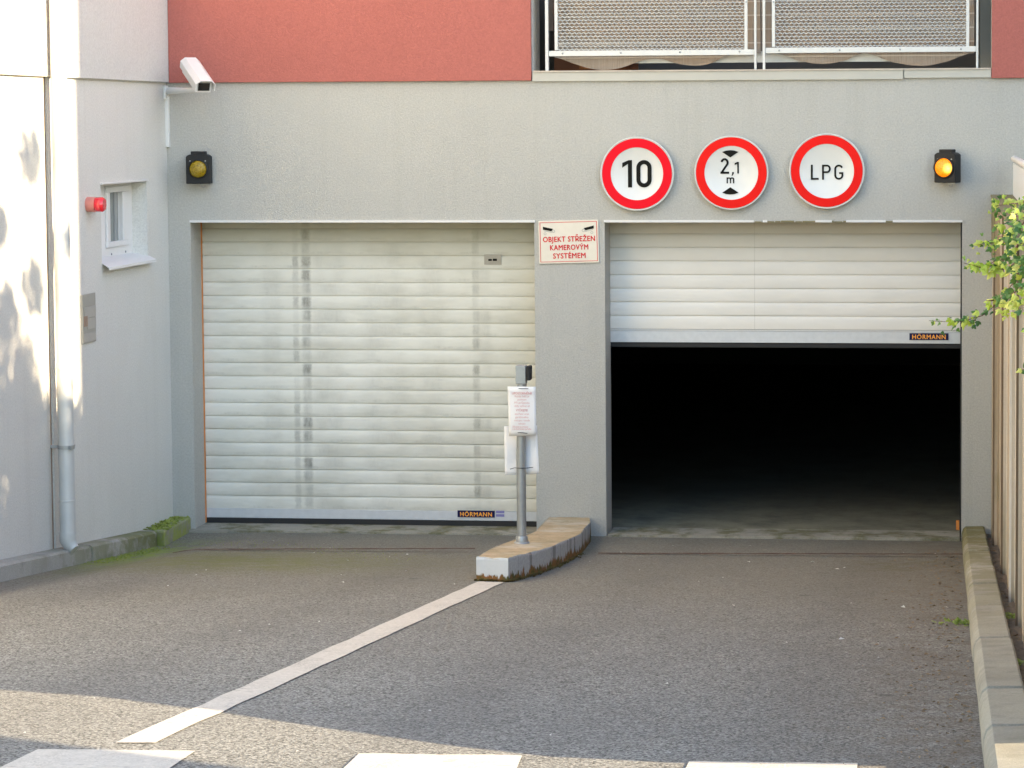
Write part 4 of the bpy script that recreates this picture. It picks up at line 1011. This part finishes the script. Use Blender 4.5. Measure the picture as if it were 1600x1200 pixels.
for i in range(5): 
    x = .9 + .06 * i; y = -8.6 + .7 * i; mb.tube([(x, y, .4), (x + .05, y + .1, 1.8), (x - .1, y, 3.2)], [.05, .04, .015], 8)
mb.build('trunk', STEM, hd)

# unseen block and wall added across the fence to keep the yard in shade
NB = stucco('blocker_render', (.5, .48, .44), .3)
def block(name, label, x0, x1, y0, y1, h, z0=.5):
    t = thing(name, label, 'building', ((x0 + x1) / 2, (y0 + y1) / 2, z0))
    MB().box((x0, y0, z0 - .6), (x1, y1, h)).build('wall', NB, t)
    MB().box((x0 - .15, y0 - .0, h), (x1 + .2, y1 + .2, h + .2)).build('roof', OLIVE, t)
    mb = MB()
    for z in range(1, int(h / 3)):
        yy = y0 + 1
        while yy < y1 - 1.2: MB().box((x0 - .012, yy, z * 3 + .2), (x0 - .001, yy + 1.1, z * 3 + 1.5)).build('window', GLASSD, t); yy += 2.6
block('shade_block', 'unseen tall block added beyond the right fence to shade the yard', 7, 16, -8.95, -2.3, 8.5)
gw = thing('shade_wall', 'unseen high wall added right of the driveway mouth to cast shade', 'wall', (4.1, -17, 1.1))  # added out of view to shade the near left corner of the drive
MB().box((4, -17, .6), (4.25, -14.15, 4.6)).build('wall', NB, gw)

# litter and weeds -----------------------------------------------------------
mb = MB(); r = random.Random(9)
LIT = plain('dry_leaf', (.32, .22, .12), .8, 0, .3, 30); LITW = plain('pale_litter', (.62, .60, .55), .8)
def bit(mb, x, y, s, z=None):
    a = r.uniform(0, 6.28); z = (zg(x, y) if z is None else z) + .004; d = Vector((math.cos(a), math.sin(a), 0)) * s; e_ = Vector((-d.y, d.x, 0)) * r.uniform(.3, .6)
    mb.add([Vector((x, y, z)) - d, Vector((x, y, z + r.uniform(.003, s * .6))) + e_, Vector((x, y, z)) + d, Vector((x, y, z + r.uniform(.001, s * .3))) - e_], [(0, 1, 2, 3)])
for _ in range(520): bit(mb, .10 - abs(r.gauss(0, .16)), -r.uniform(1, 11), r.uniform(.005, .014))
for _ in range(130): bit(mb, r.uniform(.29, .325), -r.uniform(.1, 8), r.uniform(.006, .014), None if 0 else zg(0, -r.uniform(0, 0)) if 0 else None)
mb.build('leaf_litter', LIT, fix=False, kind='stuff')
mb = MB()
for _ in range(90): bit(mb, r.uniform(-5, .1), -r.uniform(.8, 11), r.uniform(.003, .009))
for px, py in ((1170, 879), (1270, 879), (1166, 912), (1146, 947), (1411, 950), (1478, 950), (636, 867), (1315, 1000), (905, 870), (1320, 888), (1308, 890), (536, 911)):
    q = onG(px, py); bit(mb, q.x, q.y, .016)
mb.build('gravel_bits', LITW, fix=False, kind='stuff')
mb = MB()
for _ in range(60):
    yy = -r.uniform(.05, 8); bit(mb, r.uniform(.29, .325), yy, r.uniform(.008, .016), zg(0, yy) + .06)
mb.build('leaf_litter', LIT, fix=False, kind='stuff')
def weed(px, py, n, sp, label, hz=0.0, X=None):
    q = onG(px, py, hz) if X is None else Vector((X, onG(px, py, hz).y, 0)); z = zg(0, q.y) + hz; m = MB()
    for _ in range(n):
        p = Vector((q.x + r.gauss(0, sp), q.y + r.gauss(0, sp * .8), z + r.uniform(.004, .02))); leaf(m, p, Vector((r.gauss(0, 1), r.gauss(0, 1), r.uniform(.1, .5))), Vector((r.gauss(0, .4), r.gauss(-.3, .4), 1)), r.uniform(.012, .028))
    o = m.build('weed', leafm('weed_leaf', (.28, .36, .07), (.15, .22, .03)), fix=False, label=label, category='weed', group='weeds along the right kerb'); origin_base(o)
weed(1500, 976, 60, .045, 'flat green weed growing on the asphalt against the foot of the right kerb')
weed(1580, 966, 26, .012, 'small weed in the soil gap between kerb and fence, beside the middle of the kerb', .06, .308)
weed(1597, 1042, 26, .014, 'small weed in the soil gap behind the kerb, at the right edge of the photo', .06, .312)
